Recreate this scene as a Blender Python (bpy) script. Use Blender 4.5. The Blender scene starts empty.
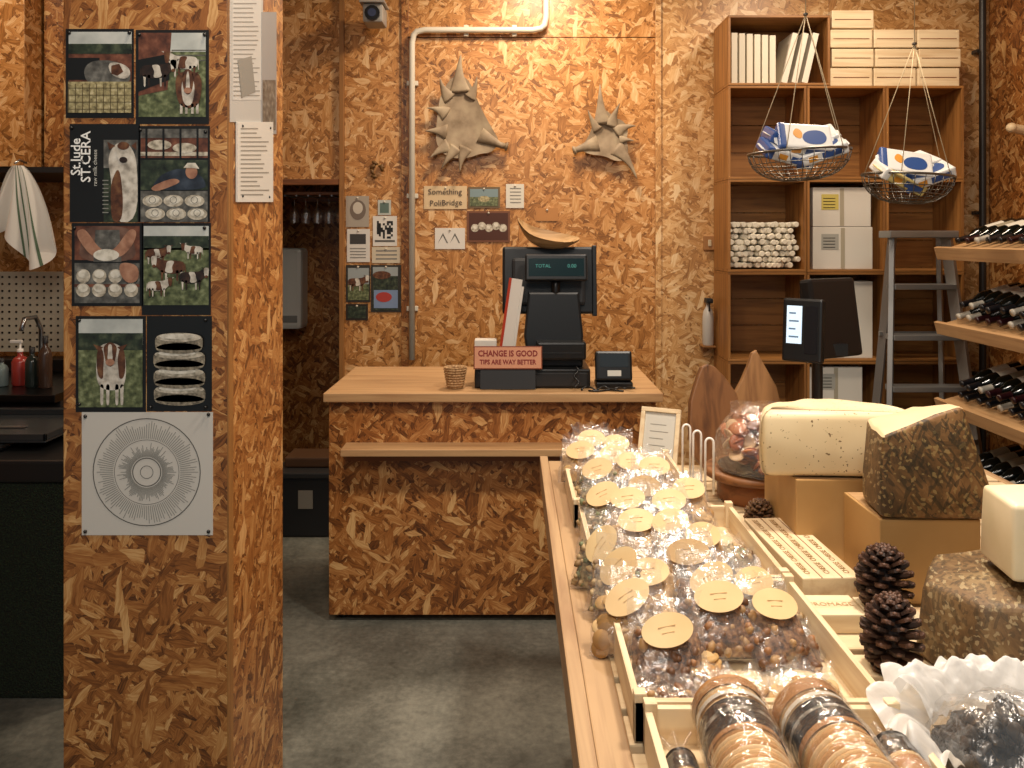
import bpy, bmesh, math, random
from mathutils import Vector, Matrix, Euler, noise
random.seed(7)
R=random.uniform
sc=bpy.context.scene
# ------------------------------------------------------------------ colour / materials
def lin(h):
    h=h.lstrip('#'); o=[]
    for i in (0,2,4):
        c=int(h[i:i+2],16)/255
        o.append(c/12.92 if c<=0.04045 else ((c+0.055)/1.055)**2.4)
    return (o[0],o[1],o[2],1)
_c={}
def newmat(name):
    m=bpy.data.materials.new(name); m.use_nodes=True
    nt=m.node_tree; bs=nt.nodes['Principled BSDF']
    return m,nt,bs
def C(h,rough=.55,metal=0,spec=.5,emit=0):
    k=(h,rough,metal,spec,emit)
    if k in _c: return _c[k]
    m,nt,bs=newmat('paint_'+h.strip('#'))
    bs.inputs['Base Color'].default_value=lin(h)
    bs.inputs['Roughness'].default_value=rough
    bs.inputs['Metallic'].default_value=metal
    bs.inputs['Specular IOR Level'].default_value=spec
    if emit:
        bs.inputs['Emission Color'].default_value=lin(h); bs.inputs['Emission Strength'].default_value=emit
    _c[k]=m; return m
def N(nt,t,**k):
    n=nt.nodes.new(t)
    for a,b in k.items(): setattr(n,a,b)
    return n
def ramp(nt,stops,interp='LINEAR'):
    r=N(nt,'ShaderNodeValToRGB'); cr=r.color_ramp; cr.interpolation=interp
    while len(cr.elements)<len(stops): cr.elements.new(.5)
    for e,(p,c) in zip(cr.elements,stops):
        e.position=p; e.color=lin(c) if isinstance(c,str) else (c,c,c,1)
    return r
def mth(nt,op,a,b=None):
    n=N(nt,'ShaderNodeMath',operation=op)
    for i,v in enumerate((a,b)):
        if v is None: continue
        if isinstance(v,(int,float)): n.inputs[i].default_value=v
        else: nt.links.new(v,n.inputs[i])
    return n.outputs[0]
def mixc(nt,f,a,b,bt='MIX'):
    n=N(nt,'ShaderNodeMix',data_type='RGBA',blend_type=bt)
    for i,v in ((0,f),(6,a),(7,b)):
        if isinstance(v,(int,float)): n.inputs[i].default_value=v
        elif isinstance(v,tuple): n.inputs[i].default_value=v
        else: nt.links.new(v,n.inputs[i])
    return n.outputs[2]
def bump(nt,bs,h,st=.3,dist=.005):
    b=N(nt,'ShaderNodeBump'); b.inputs['Strength'].default_value=st; b.inputs['Distance'].default_value=dist
    nt.links.new(h,b.inputs['Height']); nt.links.new(b.outputs[0],bs.inputs['Normal'])
def osb(name,stops,seed=0,rough=.38,k=1.0):
    m,nt,bs=newmat(name); L=nt.links
    tc=N(nt,'ShaderNodeTexCoord'); uv=tc.outputs['UV']
    nz=N(nt,'ShaderNodeTexNoise'); nz.inputs['Scale'].default_value=18; nz.inputs['Detail'].default_value=2
    L.new(uv,nz.inputs['Vector'])
    wob=N(nt,'ShaderNodeVectorMath',operation='MULTIPLY_ADD')
    L.new(nz.outputs['Color'],wob.inputs[0]); wob.inputs[1].default_value=(.022,.022,0); L.new(uv,wob.inputs[2])
    col=None; hgt=None
    rnd=random.Random(seed+3)
    lay=[(.2,.045,.013,0,-.03),(1.8,.045,.013,.5,-.02),(-.7,.05,.014,.58,0),(1.15,.05,.016,.64,0),(2.6,.055,.017,.70,.0),(.6,.07,.021,.76,.03),(-.25,.085,.027,.81,.06),(1.45,.10,.033,.87,.10)]
    for i,(a,ln,wd,thr,off) in enumerate(lay):
        mp=N(nt,'ShaderNodeMapping',vector_type='TEXTURE')
        mp.inputs['Rotation'].default_value=(0,0,a+rnd.uniform(-.2,.2))
        mp.inputs['Scale'].default_value=(ln*k,wd*k,1)
        mp.inputs['Location'].default_value=(rnd.uniform(0,3),rnd.uniform(0,3),0)
        L.new(wob.outputs[0],mp.inputs['Vector'])
        v=N(nt,'ShaderNodeTexVoronoi',voronoi_dimensions='2D'); v.inputs['Scale'].default_value=1
        v.inputs['Randomness'].default_value=1
        L.new(mp.outputs[0],v.inputs['Vector'])
        sp=N(nt,'ShaderNodeSeparateColor'); L.new(v.outputs['Color'],sp.inputs[0])
        g=N(nt,'ShaderNodeTexNoise',noise_dimensions='2D'); g.inputs['Scale'].default_value=1.6; g.inputs['Detail'].default_value=3; g.inputs['Roughness'].default_value=.62
        gm=N(nt,'ShaderNodeMapping'); gm.inputs['Scale'].default_value=(.7,2.6,1); L.new(mp.outputs[0],gm.inputs[0]); L.new(gm.outputs[0],g.inputs['Vector'])
        t=mth(nt,'ADD',mth(nt,'MULTIPLY',mth(nt,'SUBTRACT',sp.outputs[1],.5),.66),mth(nt,'MULTIPLY',mth(nt,'SUBTRACT',g.outputs['Fac'],.5),.75))
        t=mth(nt,'ADD',t,.5+off)
        ed=mth(nt,'MULTIPLY',mth(nt,'GREATER_THAN',v.outputs['Distance'],.66),-.12)
        t=mth(nt,'ADD',t,ed)
        if col is None: col=t; hgt=sp.outputs[2]
        else:
            mk=mth(nt,'GREATER_THAN',sp.outputs[0],thr)
            for q in (0,1):
                hm=N(nt,'ShaderNodeMix',data_type='FLOAT'); L.new(mk,hm.inputs[0]); L.new((col,hgt)[q],hm.inputs[2]); L.new((t,sp.outputs[2])[q],hm.inputs[3])
                if q==0: nc=hm.outputs[0]
                else: hgt=hm.outputs[0]
            col=nc
    bn=N(nt,'ShaderNodeTexNoise'); bn.inputs['Scale'].default_value=1.6; bn.inputs['Detail'].default_value=2; L.new(uv,bn.inputs['Vector'])
    col=mth(nt,'ADD',col,mth(nt,'MULTIPLY',mth(nt,'SUBTRACT',bn.outputs['Fac'],.5),.25))
    rp=ramp(nt,stops); L.new(col,rp.inputs[0])
    L.new(rp.outputs[0],bs.inputs['Base Color'])
    bs.inputs['Roughness'].default_value=rough
    bump(nt,bs,hgt,.3,.0015)
    return m
def wood(name,c1,c2,axis='x',scale=1,rough=.5):
    m,nt,bs=newmat(name); L=nt.links
    tc=N(nt,'ShaderNodeTexCoord'); mp=N(nt,'ShaderNodeMapping')
    s=[38*scale]*3; s['xyz'.index(axis)]=2.2*scale
    mp.inputs['Scale'].default_value=s; L.new(tc.outputs['Object'],mp.inputs[0])
    n=N(nt,'ShaderNodeTexNoise'); n.inputs['Scale'].default_value=1; n.inputs['Detail'].default_value=5; n.inputs['Distortion'].default_value=.6
    L.new(mp.outputs[0],n.inputs['Vector'])
    r=ramp(nt,[(.28,c1),(.55,c2),(.75,c2)]); L.new(n.outputs['Fac'],r.inputs[0])
    n2=N(nt,'ShaderNodeTexNoise'); n2.inputs['Scale'].default_value=3; L.new(tc.outputs['Object'],n2.inputs['Vector'])
    cc=mixc(nt,mth(nt,'MULTIPLY',n2.outputs['Fac'],.35),r.outputs[0],lin(c1))
    L.new(cc,bs.inputs['Base Color']); bs.inputs['Roughness'].default_value=rough
    bump(nt,bs,n.outputs['Fac'],.15,.001)
    return m
def mottle(name,stops,scale=20,rough=.6,bmp=0,detail=5,coord='Object',bdist=.004,dist=0,vor=False):
    m,nt,bs=newmat(name); L=nt.links
    tc=N(nt,'ShaderNodeTexCoord')
    if vor:
        n=N(nt,'ShaderNodeTexVoronoi'); n.inputs['Scale'].default_value=scale; out=n.outputs['Distance']
    else:
        n=N(nt,'ShaderNodeTexNoise'); n.inputs['Scale'].default_value=scale; n.inputs['Detail'].default_value=detail; n.inputs['Distortion'].default_value=dist; out=n.outputs['Fac']
    L.new(tc.outputs[coord],n.inputs['Vector'])
    r=ramp(nt,stops); L.new(out,r.inputs[0]); L.new(r.outputs[0],bs.inputs['Base Color'])
    bs.inputs['Roughness'].default_value=rough
    if bmp: bump(nt,bs,out,bmp,bdist)
    return m
def film(name,gl=.05,white=0.0,rough=.2,tint='#ffffff',scale=28,fac=.22,bst=.5):
    m=bpy.data.materials.new(name); m.use_nodes=True; nt=m.node_tree; L=nt.links
    nt.nodes.remove(nt.nodes['Principled BSDF']); out=nt.nodes['Material Output']
    tc=N(nt,'ShaderNodeTexCoord'); n=N(nt,'ShaderNodeTexNoise'); n.inputs['Scale'].default_value=scale; n.inputs['Detail'].default_value=3; n.inputs['Distortion'].default_value=1.2
    L.new(tc.outputs['Object'],n.inputs['Vector'])
    bp=N(nt,'ShaderNodeBump'); bp.inputs['Strength'].default_value=bst; bp.inputs['Distance'].default_value=.01; L.new(n.outputs['Fac'],bp.inputs['Height'])
    tr=N(nt,'ShaderNodeBsdfTransparent'); gs=N(nt,'ShaderNodeBsdfGlossy'); gs.inputs['Roughness'].default_value=rough; gs.inputs['Color'].default_value=lin(tint)
    L.new(bp.outputs[0],gs.inputs['Normal'])
    df=N(nt,'ShaderNodeBsdfDiffuse'); df.inputs['Color'].default_value=lin(tint); L.new(bp.outputs[0],df.inputs['Normal'])
    if white>.5:
        tl=N(nt,'ShaderNodeBsdfTranslucent'); tl.inputs['Color'].default_value=lin(tint); mt_=N(nt,'ShaderNodeMixShader'); mt_.inputs[0].default_value=.4; L.new(df.outputs[0],mt_.inputs[1]); L.new(tl.outputs[0],mt_.inputs[2]); df=mt_
    mx0=N(nt,'ShaderNodeMixShader'); mx0.inputs[0].default_value=white; L.new(tr.outputs[0],mx0.inputs[1]); L.new(df.outputs[0],mx0.inputs[2])
    lw=N(nt,'ShaderNodeLayerWeight'); lw.inputs['Blend'].default_value=.35; L.new(bp.outputs[0],lw.inputs['Normal'])
    f=mth(nt,'ADD',mth(nt,'MULTIPLY',lw.outputs['Facing'],fac),gl)
    mx=N(nt,'ShaderNodeMixShader'); L.new(f,mx.inputs[0]); L.new(mx0.outputs[0],mx.inputs[1]); L.new(gs.outputs[0],mx.inputs[2])
    L.new(mx.outputs[0],out.inputs[0]); return m

OSBW=osb('osb_wall',[(.08,'#6d431e'),(.3,'#9f6931'),(.5,'#bc8246'),(.7,'#ce995d'),(.95,'#e6c08e')],1,k=1.0)
OSBP=osb('osb_pale',[(.08,'#875c33'),(.3,'#ae7d48'),(.5,'#c5945b'),(.7,'#d6ac76'),(.95,'#e8ca9c')],5,k=1.0)
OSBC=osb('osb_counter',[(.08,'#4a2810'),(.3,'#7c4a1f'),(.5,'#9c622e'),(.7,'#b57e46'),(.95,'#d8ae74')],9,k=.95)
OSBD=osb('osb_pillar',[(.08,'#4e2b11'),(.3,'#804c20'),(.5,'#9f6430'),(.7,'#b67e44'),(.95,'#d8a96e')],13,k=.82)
W={}
for a in 'xyz':
    W['top'+a]=wood('worktop_wood_'+a,'#a27a52','#c29c6e',a)
    W['pine'+a]=wood('pine_wood_'+a,'#c8aa80','#e2cca6',a)
    W['crate'+a]=wood('crate_wood_'+a,'#70481f','#a2703a',a)
    W['pale'+a]=wood('pale_wood_'+a,'#ceb28a','#e6d4b0',a)
    W['tab'+a]=wood('table_wood_'+a,'#967454','#bc9c74',a)
    W['dark'+a]=wood('dark_wood_'+a,'#5a3214','#8c5428',a)
def concrete():
    m,nt,bs=newmat('concrete'); L=nt.links; tc=N(nt,'ShaderNodeTexCoord')
    a=N(nt,'ShaderNodeTexNoise'); a.inputs['Scale'].default_value=2.0; a.inputs['Detail'].default_value=9; a.inputs['Roughness'].default_value=.64; L.new(tc.outputs['Object'],a.inputs['Vector'])
    f=N(nt,'ShaderNodeTexNoise'); f.inputs['Scale'].default_value=40; f.inputs['Detail'].default_value=6; f.inputs['Roughness'].default_value=.65; L.new(tc.outputs['Object'],f.inputs['Vector'])
    t=mth(nt,'ADD',mth(nt,'MULTIPLY',a.outputs['Fac'],.7),mth(nt,'MULTIPLY',f.outputs['Fac'],.3))
    r=ramp(nt,[(.38,'#43453f'),(.5,'#62635b'),(.62,'#818176')]); L.new(t,r.inputs[0]); L.new(r.outputs[0],bs.inputs['Base Color'])
    r2=ramp(nt,[(.35,.3),(.65,.52)]); L.new(a.outputs['Fac'],r2.inputs[0]); L.new(r2.outputs[0],bs.inputs['Roughness']); bump(nt,bs,t,.15,.002); return m
CONC=concrete()
BLACK=C('#101112',.35); BLK2=C('#1b1c1e',.5); WHITE=C('#eceae4',.5); CHROME=C('#b8bcc0',.28,1)
ALU=C('#9a9a98',.42,.8); DKGAP=C('#1a0f06',.9)
GREEN=mottle('fake_grass',[(.35,'#0b120a'),(.6,'#1c2c16'),(.8,'#2c4020')],160,.9,1,2,bdist=.02)
FILM=film('clear_film',.06,.04,.2,fac=.26)
CARD=C('#ece8de',.7)

# ------------------------------------------------------------------ mesh builder
def _ico(n):
    bm=bmesh.new(); bmesh.ops.create_icosphere(bm,subdivisions=n,radius=1)
    v=[x.co.copy() for x in bm.verts]; f=[[x.index for x in q.verts] for q in bm.faces]; bm.free(); return v,f
ICO={n:_ico(n) for n in (1,2,3,4)}
def T(x,y,z): return Matrix.Translation((x,y,z))
def RX(a): return Matrix.Rotation(math.radians(a),4,'X')
def RY(a): return Matrix.Rotation(math.radians(a),4,'Y')
def RZ(a): return Matrix.Rotation(math.radians(a),4,'Z')
I4=Matrix.Identity(4)
def chaikin(q,n=1):
    for _ in range(n):
        q=[p for i in range(len(q)) for p in ((q[i][0]*.75+q[(i+1)%len(q)][0]*.25,q[i][1]*.75+q[(i+1)%len(q)][1]*.25),(q[i][0]*.25+q[(i+1)%len(q)][0]*.75,q[i][1]*.25+q[(i+1)%len(q)][1]*.75))]
    return q
class B:
    def __init__(s,name): s.name=name; s.v=[]; s.f=[]; s.mi=[]; s.sm=[]; s.mats=[]
    def add(s,vs,fs,m,smooth=False,M=None):
        o=len(s.v)
        if M is not None: vs=[M@Vector(q) for q in vs]
        s.v.extend([Vector(q) for q in vs])
        if m not in s.mats: s.mats.append(m)
        k=s.mats.index(m)
        for q in fs: s.f.append([i+o for i in q]); s.mi.append(k); s.sm.append(smooth)
    def bmadd(s,bm,m,smooth=False,M=None):
        bm.verts.index_update()
        s.add([v.co.copy() for v in bm.verts],[[v.index for v in f.verts] for f in bm.faces],m,smooth,M); bm.free()
    def box(s,x0,x1,y0,y1,z0,z1,m,bev=0,M=None,seg=2):
        bm=bmesh.new()
        bmesh.ops.create_cube(bm,size=1,matrix=T((x0+x1)/2,(y0+y1)/2,(z0+z1)/2)@Matrix.Diagonal((x1-x0,y1-y0,z1-z0,1)))
        if bev: bmesh.ops.bevel(bm,geom=list(bm.edges),offset=bev,segments=seg,affect='EDGES',profile=.6)
        s.bmadd(bm,m,False,M); return s
    def lathe(s,prof,m,M=None,seg=20,smooth=True,cap=True):
        vs=[];fs=[]
        for r,h in prof:
            for i in range(seg):
                a=2*math.pi*i/seg; vs.append((r*math.cos(a),r*math.sin(a),h))
        for j in range(len(prof)-1):
            for i in range(seg):
                k=(i+1)%seg; fs.append([j*seg+i,j*seg+k,(j+1)*seg+k,(j+1)*seg+i])
        s.add(vs,fs,m,smooth,M)
        if cap:
            n=len(prof)-1
            if prof[0][0]>1e-5: s.add(vs[:seg],[list(range(seg))[::-1]],m,False,M)
            if prof[n][0]>1e-5: s.add(vs[n*seg:],[list(range(seg))],m,False,M)
    def cyl(s,p0,p1,r0,m,r1=None,seg=14):
        p0=Vector(p0);p1=Vector(p1);d=p1-p0
        M=Matrix.Translation(p0)@d.to_track_quat('Z','Y').to_matrix().to_4x4()
        s.lathe([(r0,0),(r0 if r1 is None else r1,d.length)],m,M,seg)
    def tube(s,pts,r,m,seg=8,closed=False,flat=None):
        pts=[Vector(p) for p in pts]; n=len(pts); vs=[];fs=[]
        up=None
        for i,p in enumerate(pts):
            if closed: d=pts[(i+1)%n]-pts[i-1]
            else: d=pts[min(i+1,n-1)]-pts[max(i-1,0)]
            d.normalize()
            if up is None:
                up=d.orthogonal().normalized()
            else:
                up=(up-d*up.dot(d)); up=up.normalized() if up.length>1e-6 else d.orthogonal().normalized()
            w=d.cross(up); rr=r[i] if isinstance(r,(list,tuple)) else r
            for k in range(seg):
                a=2*math.pi*k/seg; o=(up*math.cos(a)+w*math.sin(a))*rr
                if flat: o.y*=(flat if not isinstance(flat,(list,tuple)) else flat[i])
                vs.append(p+o)
        for i in range(n if closed else n-1):
            j=(i+1)%n
            for k in range(seg):
                q=(k+1)%seg; fs.append([i*seg+k,i*seg+q,j*seg+q,j*seg+k])
        if not closed: fs.append(list(range(seg))[::-1]); fs.append([(n-1)*seg+k for k in range(seg)])
        s.add(vs,fs,m,True)
    def ell(s,c,r,m,M=None,sub=2,amp=0,fr=3,seed=0):
        vs,fs=ICO[sub]; out=[]
        for v in vs:
            k=1+(amp*noise.noise(v*fr+Vector((seed,seed*.7,0))) if amp else 0)
            out.append(Vector((v.x*r[0]*k,v.y*r[1]*k,v.z*r[2]*k)))
        MM=T(*c)@(M if M is not None else I4)
        s.add(out,fs,m,True,MM)
    def prism(s,pts,t,m,M=None,bev=0,z0=0):
        bm=bmesh.new()
        a=[bm.verts.new((p[0],p[1],z0)) for p in pts]; f=bm.faces.new(a)
        g=bmesh.ops.extrude_face_region(bm,geom=[f])
        tv=[x for x in g['geom'] if isinstance(x,bmesh.types.BMVert)]
        for v in tv: v.co.z+=t
        bmesh.ops.recalc_face_normals(bm,faces=bm.faces)
        if bev:
            ed=[e for e in bm.edges if e.verts[0] in tv and e.verts[1] in tv]
            bmesh.ops.bevel(bm,geom=ed,offset=bev,segments=2,affect='EDGES',profile=.6,clamp_overlap=True)
        s.bmadd(bm,m,False,M)
    def grid(s,fn,nu,nv,m,smooth=True,M=None,wrap=False):
        vs=[fn(i/(nu-1),j/(nv-1)) for j in range(nv) for i in range(nu)]
        fs=[[j*nu+i,j*nu+i+1,(j+1)*nu+i+1,(j+1)*nu+i] for j in range(nv-1) for i in range(nu-1)]
        s.add(vs,fs,m,smooth,M)
    def text(s,t,m,M,size=.02,align='CENTER',ex=0.0004,bold=0):
        cu=bpy.data.curves.new('t','FONT'); cu.body=t; cu.size=size; cu.align_x=align; cu.align_y='CENTER'; cu.extrude=ex; cu.resolution_u=2; cu.offset=bold
        ob=bpy.data.objects.new('t',cu); sc.collection.objects.link(ob)
        dg=bpy.context.evaluated_depsgraph_get(); me=ob.evaluated_get(dg).to_mesh()
        s.add([v.co.copy() for v in me.vertices],[list(p.vertices) for p in me.polygons],m,False,M)
        ob.evaluated_get(dg).to_mesh_clear(); bpy.data.objects.remove(ob); bpy.data.curves.remove(cu)
    def done(s,off=(0,0)):
        xs=[v.x for v in s.v];ys=[v.y for v in s.v];zs=[v.z for v in s.v]
        o=Vector(((min(xs)+max(xs))/2,(min(ys)+max(ys))/2,min(zs)))
        me=bpy.data.meshes.new(s.name); me.from_pydata([v-o for v in s.v],[],s.f)
        for m in s.mats: me.materials.append(m)
        me.polygons.foreach_set('material_index',s.mi); me.polygons.foreach_set('use_smooth',s.sm)
        uv=me.uv_layers.new(name='UVMap'); me.update()
        for p in me.polygons:
            n=p.normal; ax=max(range(3),key=lambda i:abs(n[i]))
            for li in p.loop_indices:
                c=s.v[me.loops[li].vertex_index]
                q=(c.y+3.3,c.z) if ax==0 else ((c.x,c.z) if ax==1 else (c.x+1.7,c.y+5.1))
                uv.data[li].uv=(q[0]+off[0],q[1]+off[1])
        ob=bpy.data.objects.new(s.name,me); ob.location=o; sc.collection.objects.link(ob); return ob
CAMZ=1.66; F=800.; HY=237.
def P(px,py,Y): return Vector(((px-512)/F*Y,Y,CAMZ-(py-HY)/F*Y))

# ------------------------------------------------------------------ room shell
b=B('floor'); b.box(-4,3.2,-1,7,-.05,0,CONC); b.done()
b=B('ceiling'); b.box(-4,3.2,-1,7,3.5,3.55,C('#6a543c',.8)); b.done()
b=B('wall_back')
def panel(x0,x1,z0,z1,m,y=5.0): b.box(x0,x1,y,y+.04,z0,z1,m,.002)
panel(-4,-1.465,0,3.5,OSBW); panel(-1.46,-1.056,1.985,3.5,OSBW)
panel(-1.052,-.665,0,3.5,OSBW); panel(-.66,.90,0,2.905,OSBW); panel(-.66,.90,2.91,3.5,OSBW)
panel(.905,3.2,0,3.5,OSBP)
b.box(-4,3.2,5.04,5.06,2.0,3.5,DKGAP); b.box(-1.05,3.2,5.04,5.06,0,2.0,DKGAP)
b.done()
b=B('trim_1'); b.box(-1.075,-1.045,4.97,4.999,0,3.5,W['cratez'],.003); b.done()
b=B('trim_2'); b.box(-.69,-.645,4.985,4.999,0,3.5,OSBC,.003); b.done()
b=B('trim_3'); b.box(.895,.93,4.985,4.999,0,3.5,OSBP,.003); b.done()
b=B('trim_4'); b.box(-1.47,-1.05,4.975,4.999,1.985,2.02,W['darkx'],.003); b.done()
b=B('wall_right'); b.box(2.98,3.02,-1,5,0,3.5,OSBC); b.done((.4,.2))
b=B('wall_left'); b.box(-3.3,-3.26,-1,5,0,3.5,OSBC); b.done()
b=B('wall_passage'); b.box(-2.2,-1.0,5.9,5.94,0,3.5,OSBC); b.box(-.98,-.94,5.06,5.94,0,3.5,OSBC); b.box(-2.24,-2.2,5.06,5.94,0,3.5,OSBC); b.done()
PX0,PX1,PY0,PY1=-1.122,-.71,2.0,2.48
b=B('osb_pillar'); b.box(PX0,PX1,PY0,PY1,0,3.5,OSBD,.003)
b.box(PX1-.002,PX1+.0015,PY0+.0,PY0+.035,0,3.5,W['cratez'],0)
b.done()

# ------------------------------------------------------------------ pillar posters
class Art:
    def __init__(s,b,fn,nrm,base=.0012,step=.0005): s.b=b;s.fn=fn;s.n=Vector(nrm);s.base=base;s.step=step
    def poly(s,pts,m,l=0,t=None):
        if 6<=len(pts)<=14: pts=chaikin(pts,2)
        o=s.n*(s.base+s.step*l); vs=[s.fn(*p)+o for p in pts]
        fv=list(range(len(vs)))
        a=sum((pts[i-1][0]*pts[i][1]-pts[i][0]*pts[i-1][1]) for i in range(len(pts)))
        if a>0: fv=fv[::-1]
        s.b.add(vs,[fv],m)
    def rect(s,x0,y0,x1,y1,m,l=0): s.poly([(x0,y0),(x1,y0),(x1,y1),(x0,y1)],m,l)
    def ell(s,cx,cy,rx,ry,m,l=0,n=20,rot=0):
        c,q=math.cos(rot),math.sin(rot)
        s.poly([(cx+rx*math.cos(a)*c-ry*math.sin(a)*q,cy+rx*math.cos(a)*q+ry*math.sin(a)*c) for a in [2*math.pi*i/n for i in range(n)]],m,l)
    def ring(s,cx,cy,r0,r1,m,l=0,n=48):
        o=s.n*(s.base+s.step*l); vs=[];fs=[]
        for i in range(n):
            a=2*math.pi*i/n
            vs+= [s.fn(cx+r0*math.cos(a),cy+r0*math.sin(a))+o,s.fn(cx+r1*math.cos(a),cy+r1*math.sin(a))+o]
        for i in range(n):
            j=(i+1)%n; fs.append([2*i,2*i+1,2*j+1,2*j])
        s.b.add(vs,fs,m)
    def slab(s,x0,y0,x1,y1,m):
        a=[s.fn(*p) for p in ((x0,y0),(x1,y0),(x1,y1),(x0,y1))]
        o=s.n*s.base
        s.b.add(a+[q+o*.99 for q in a],[[3,2,1,0],[4,5,6,7],[0,1,5,4],[1,2,6,5],[2,3,7,6],[3,0,4,7]],m)
    def pins(s,pts,m,r=.005):
        for p in pts:
            q=s.fn(*p); s.b.ell(q+s.n*.004,(r,r,r),m,sub=1)
def ph(name,a,b_,c,sc_=45): return mottle('photo_'+name,[(.3,a),(.52,b_),(.75,c)],sc_,.4,detail=8)
gr1=ph('grass','#2c331c','#626a46','#9aa278',60)
gr2=ph('foliage','#0e120d','#2e3828','#586048',45)
sky=ph('sky','#a4a8a4','#c0c4be','#d8d8d0',12); cow=ph('cow_hide','#34190c','#603a24','#86603e'); cow2=ph('dark_hide','#160d08','#2c1c14','#4a3426'); coww=ph('white_hide','#8c8478','#ccc4b6','#e6e0d4'); blk=C('#100f0d',.4)
straw=ph('straw','#5c5238','#a89c70','#d8cca4',90)
skin=ph('skin','#7c5240','#a87a60','#c49a80',30); che=ph('cheese','#746c5c','#c0b6a2','#e4dccc',70); chw=ph('cheese_top','#a8a090','#dcd6c6','#ece6da',50); ches=ph('cheese_side','#4c4538','#887e6c','#b4a890',110); brick=ph('shed','#3c2018','#6c402e','#946048',40); greyp=ph('grey','#3c3a36','#605e58','#8c8a82',50)
navy=ph('overalls','#181c24','#2c3440','#485260',30); shirt=ph('apron','#4c342a','#6c4e40','#8c6c5c',25)
def ff(px,py): return P(px,py,PY0)
def cowfig(A,x,y,s,body,l=2,flip=1,face=coww):
    X=lambda u:x+u*s*flip
    A.poly([(X(-19),y-7*s),(X(-17),y-11*s),(X(-4),y-12*s),(X(8),y-12*s),(X(14),y-16*s),(X(20),y-14*s),(X(19),y-6*s),(X(13),y-1*s),(X(10),y+3*s),(X(-4),y+5*s),(X(-14),y+3*s),(X(-19),y+1*s)],body,l)
    A.poly([(X(-7),y-11*s),(X(-2),y-12*s),(X(3),y-11*s),(X(4),y-4*s),(X(6),y+2*s),(X(0),y+4*s),(X(-5),y+3*s),(X(-3),y-4*s)],face,l+1)
    for u in (-15,-10,4,9):
        A.poly([(X(u-2),y+0*s),(X(u+2),y+0*s),(X(u+1),y+7*s),(X(u+1.2),y+14*s),(X(u-1),y+14*s),(X(u-1),y+7*s)],face if u in(-15,4) else body,l)
    A.poly([(X(15),y-17*s),(X(19),y-18*s),(X(23),y-17*s),(X(22),y-8*s),(X(21),y-4*s),(X(17),y-4*s),(X(16),y-8*s)],face,l+1)
    A.poly([(X(15),y-16*s),(X(11),y-18*s),(X(15),y-18*s)],body,l+1); A.poly([(X(23),y-16*s),(X(26),y-18*s),(X(23),y-18*s)],body,l+1)
    A.ell(X(19),y-5*s,2.4*s,2*s,cow,l+2,16)
    A.poly([(X(-19),y-8*s),(X(-20),y-8*s),(X(-21),y+5*s),(X(-19.5),y+5*s)],body,l)
b=B('farm_photo_posters'); A=Art(b,ff,(0,-1,0))
A.slab(66,29,134,118,blk); A.rect(69,32,132,50,sky,1); A.rect(69,44,132,54,gr2,2); A.rect(69,54,132,86,brick,1); A.rect(69,58,100,80,blk,2)
A.poly([(84,70),(90,62),(104,60),(118,62),(131,68),(131,84),(108,86),(92,84),(86,80)],greyp,3); A.poly([(108,64),(116,62),(128,66),(132,74),(126,80),(112,76)],coww,4); A.poly([(112,66),(120,64),(124,72),(118,76),(112,74)],cow,5)
A.rect(69,82,132,113,straw,6)
for i in range(9):
    A.poly([(69+i*7,84),(70+i*7,84),(70+i*7,113),(68.8+i*7,113)],C('#6c6040',.5),7)
for j in range(4): A.rect(69,88+j*7,132,88.8+j*7,C('#6c6040',.5),7)
A.slab(136,30,209,124,blk); A.rect(139,33,206,56,sky,1); A.rect(139,52,206,117,gr1,2); A.poly([(139,33),(172,33),(168,90),(139,96)],brick,3); A.poly([(139,60),(170,54),(170,80),(139,92)],blk,4)
cowfig(A,158,75,.85,cow2,5); cowfig(A,183,66,.8,coww,6,-1,cow)
A.poly([(176,78),(182,72),(198,72),(203,80),(202,96),(198,108),(182,108),(177,96)],cow,9); A.poly([(184,78),(194,78),(196,90),(193,106),(185,106),(182,90)],coww,10)
A.poly([(185,70),(193,70),(195,80),(193,92),(189,96),(185,92),(183,80)],cow,11); A.poly([(188,72),(190,72),(191,84),(191,90),(187,90),(187,84)],coww,12); A.ell(189,91,4,3,skin,13,16)
A.poly([(185,74),(177,72),(184,78)],cow,11); A.poly([(193,74),(201,72),(194,78)],cow,11)
for u in (181,186,192,197): A.rect(u,104,u+2.5,114,coww,9)
for i in range(3): A.rect(172,50+i*5,206,51+i*5,greyp,3)
A.slab(70,124,140,222,blk); A.rect(104,140,138,222,gr2,1); A.rect(104,140,138,168,greyp,1.5)
A.poly([(112,222),(112,180),(108,160),(113,146),(123,141),(133,148),(138,165),(138,222)],coww,2); A.poly([(112,222),(111,196),(112,180),(120,165),(124,200),(122,222)],cow,3)
A.ell(124,152,7,10,coww,4); A.ell(124,146,6,4,cow,5); A.ell(124,160,4,3,cow2,5); A.poly([(116,146),(108,142),(110,150)],cow,5); A.poly([(132,146),(137,142),(137,150)],cow,5)
MT=lambda px,py,rot=0: Matrix.Translation(ff(px,py)+Vector((0,-.004,0)))@RX(90)@RZ(rot)
b.text('St.Jude',C('#f4f4f0',.5),MT(77,157,90),.034,bold=.0003); b.text('ST.CERA',C('#f4f4f0',.5),MT(87,157,90),.034,bold=.0003)
b.text('raw milk cheese',C('#c0c0b8',.5),MT(96,168,90),.014)
for i in range(9): A.rect(103,180+i*4,109,181+i*4,C('#888880'),3)
A.slab(139,126,210,222,blk); A.rect(141,129,208,158,brick,1); A.rect(141,129,208,138,greyp,2)
A.ell(160,145,12,5,che,3); A.ell(185,148,12,5,che,3); A.rect(141,152,208,156,che,2)
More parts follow.
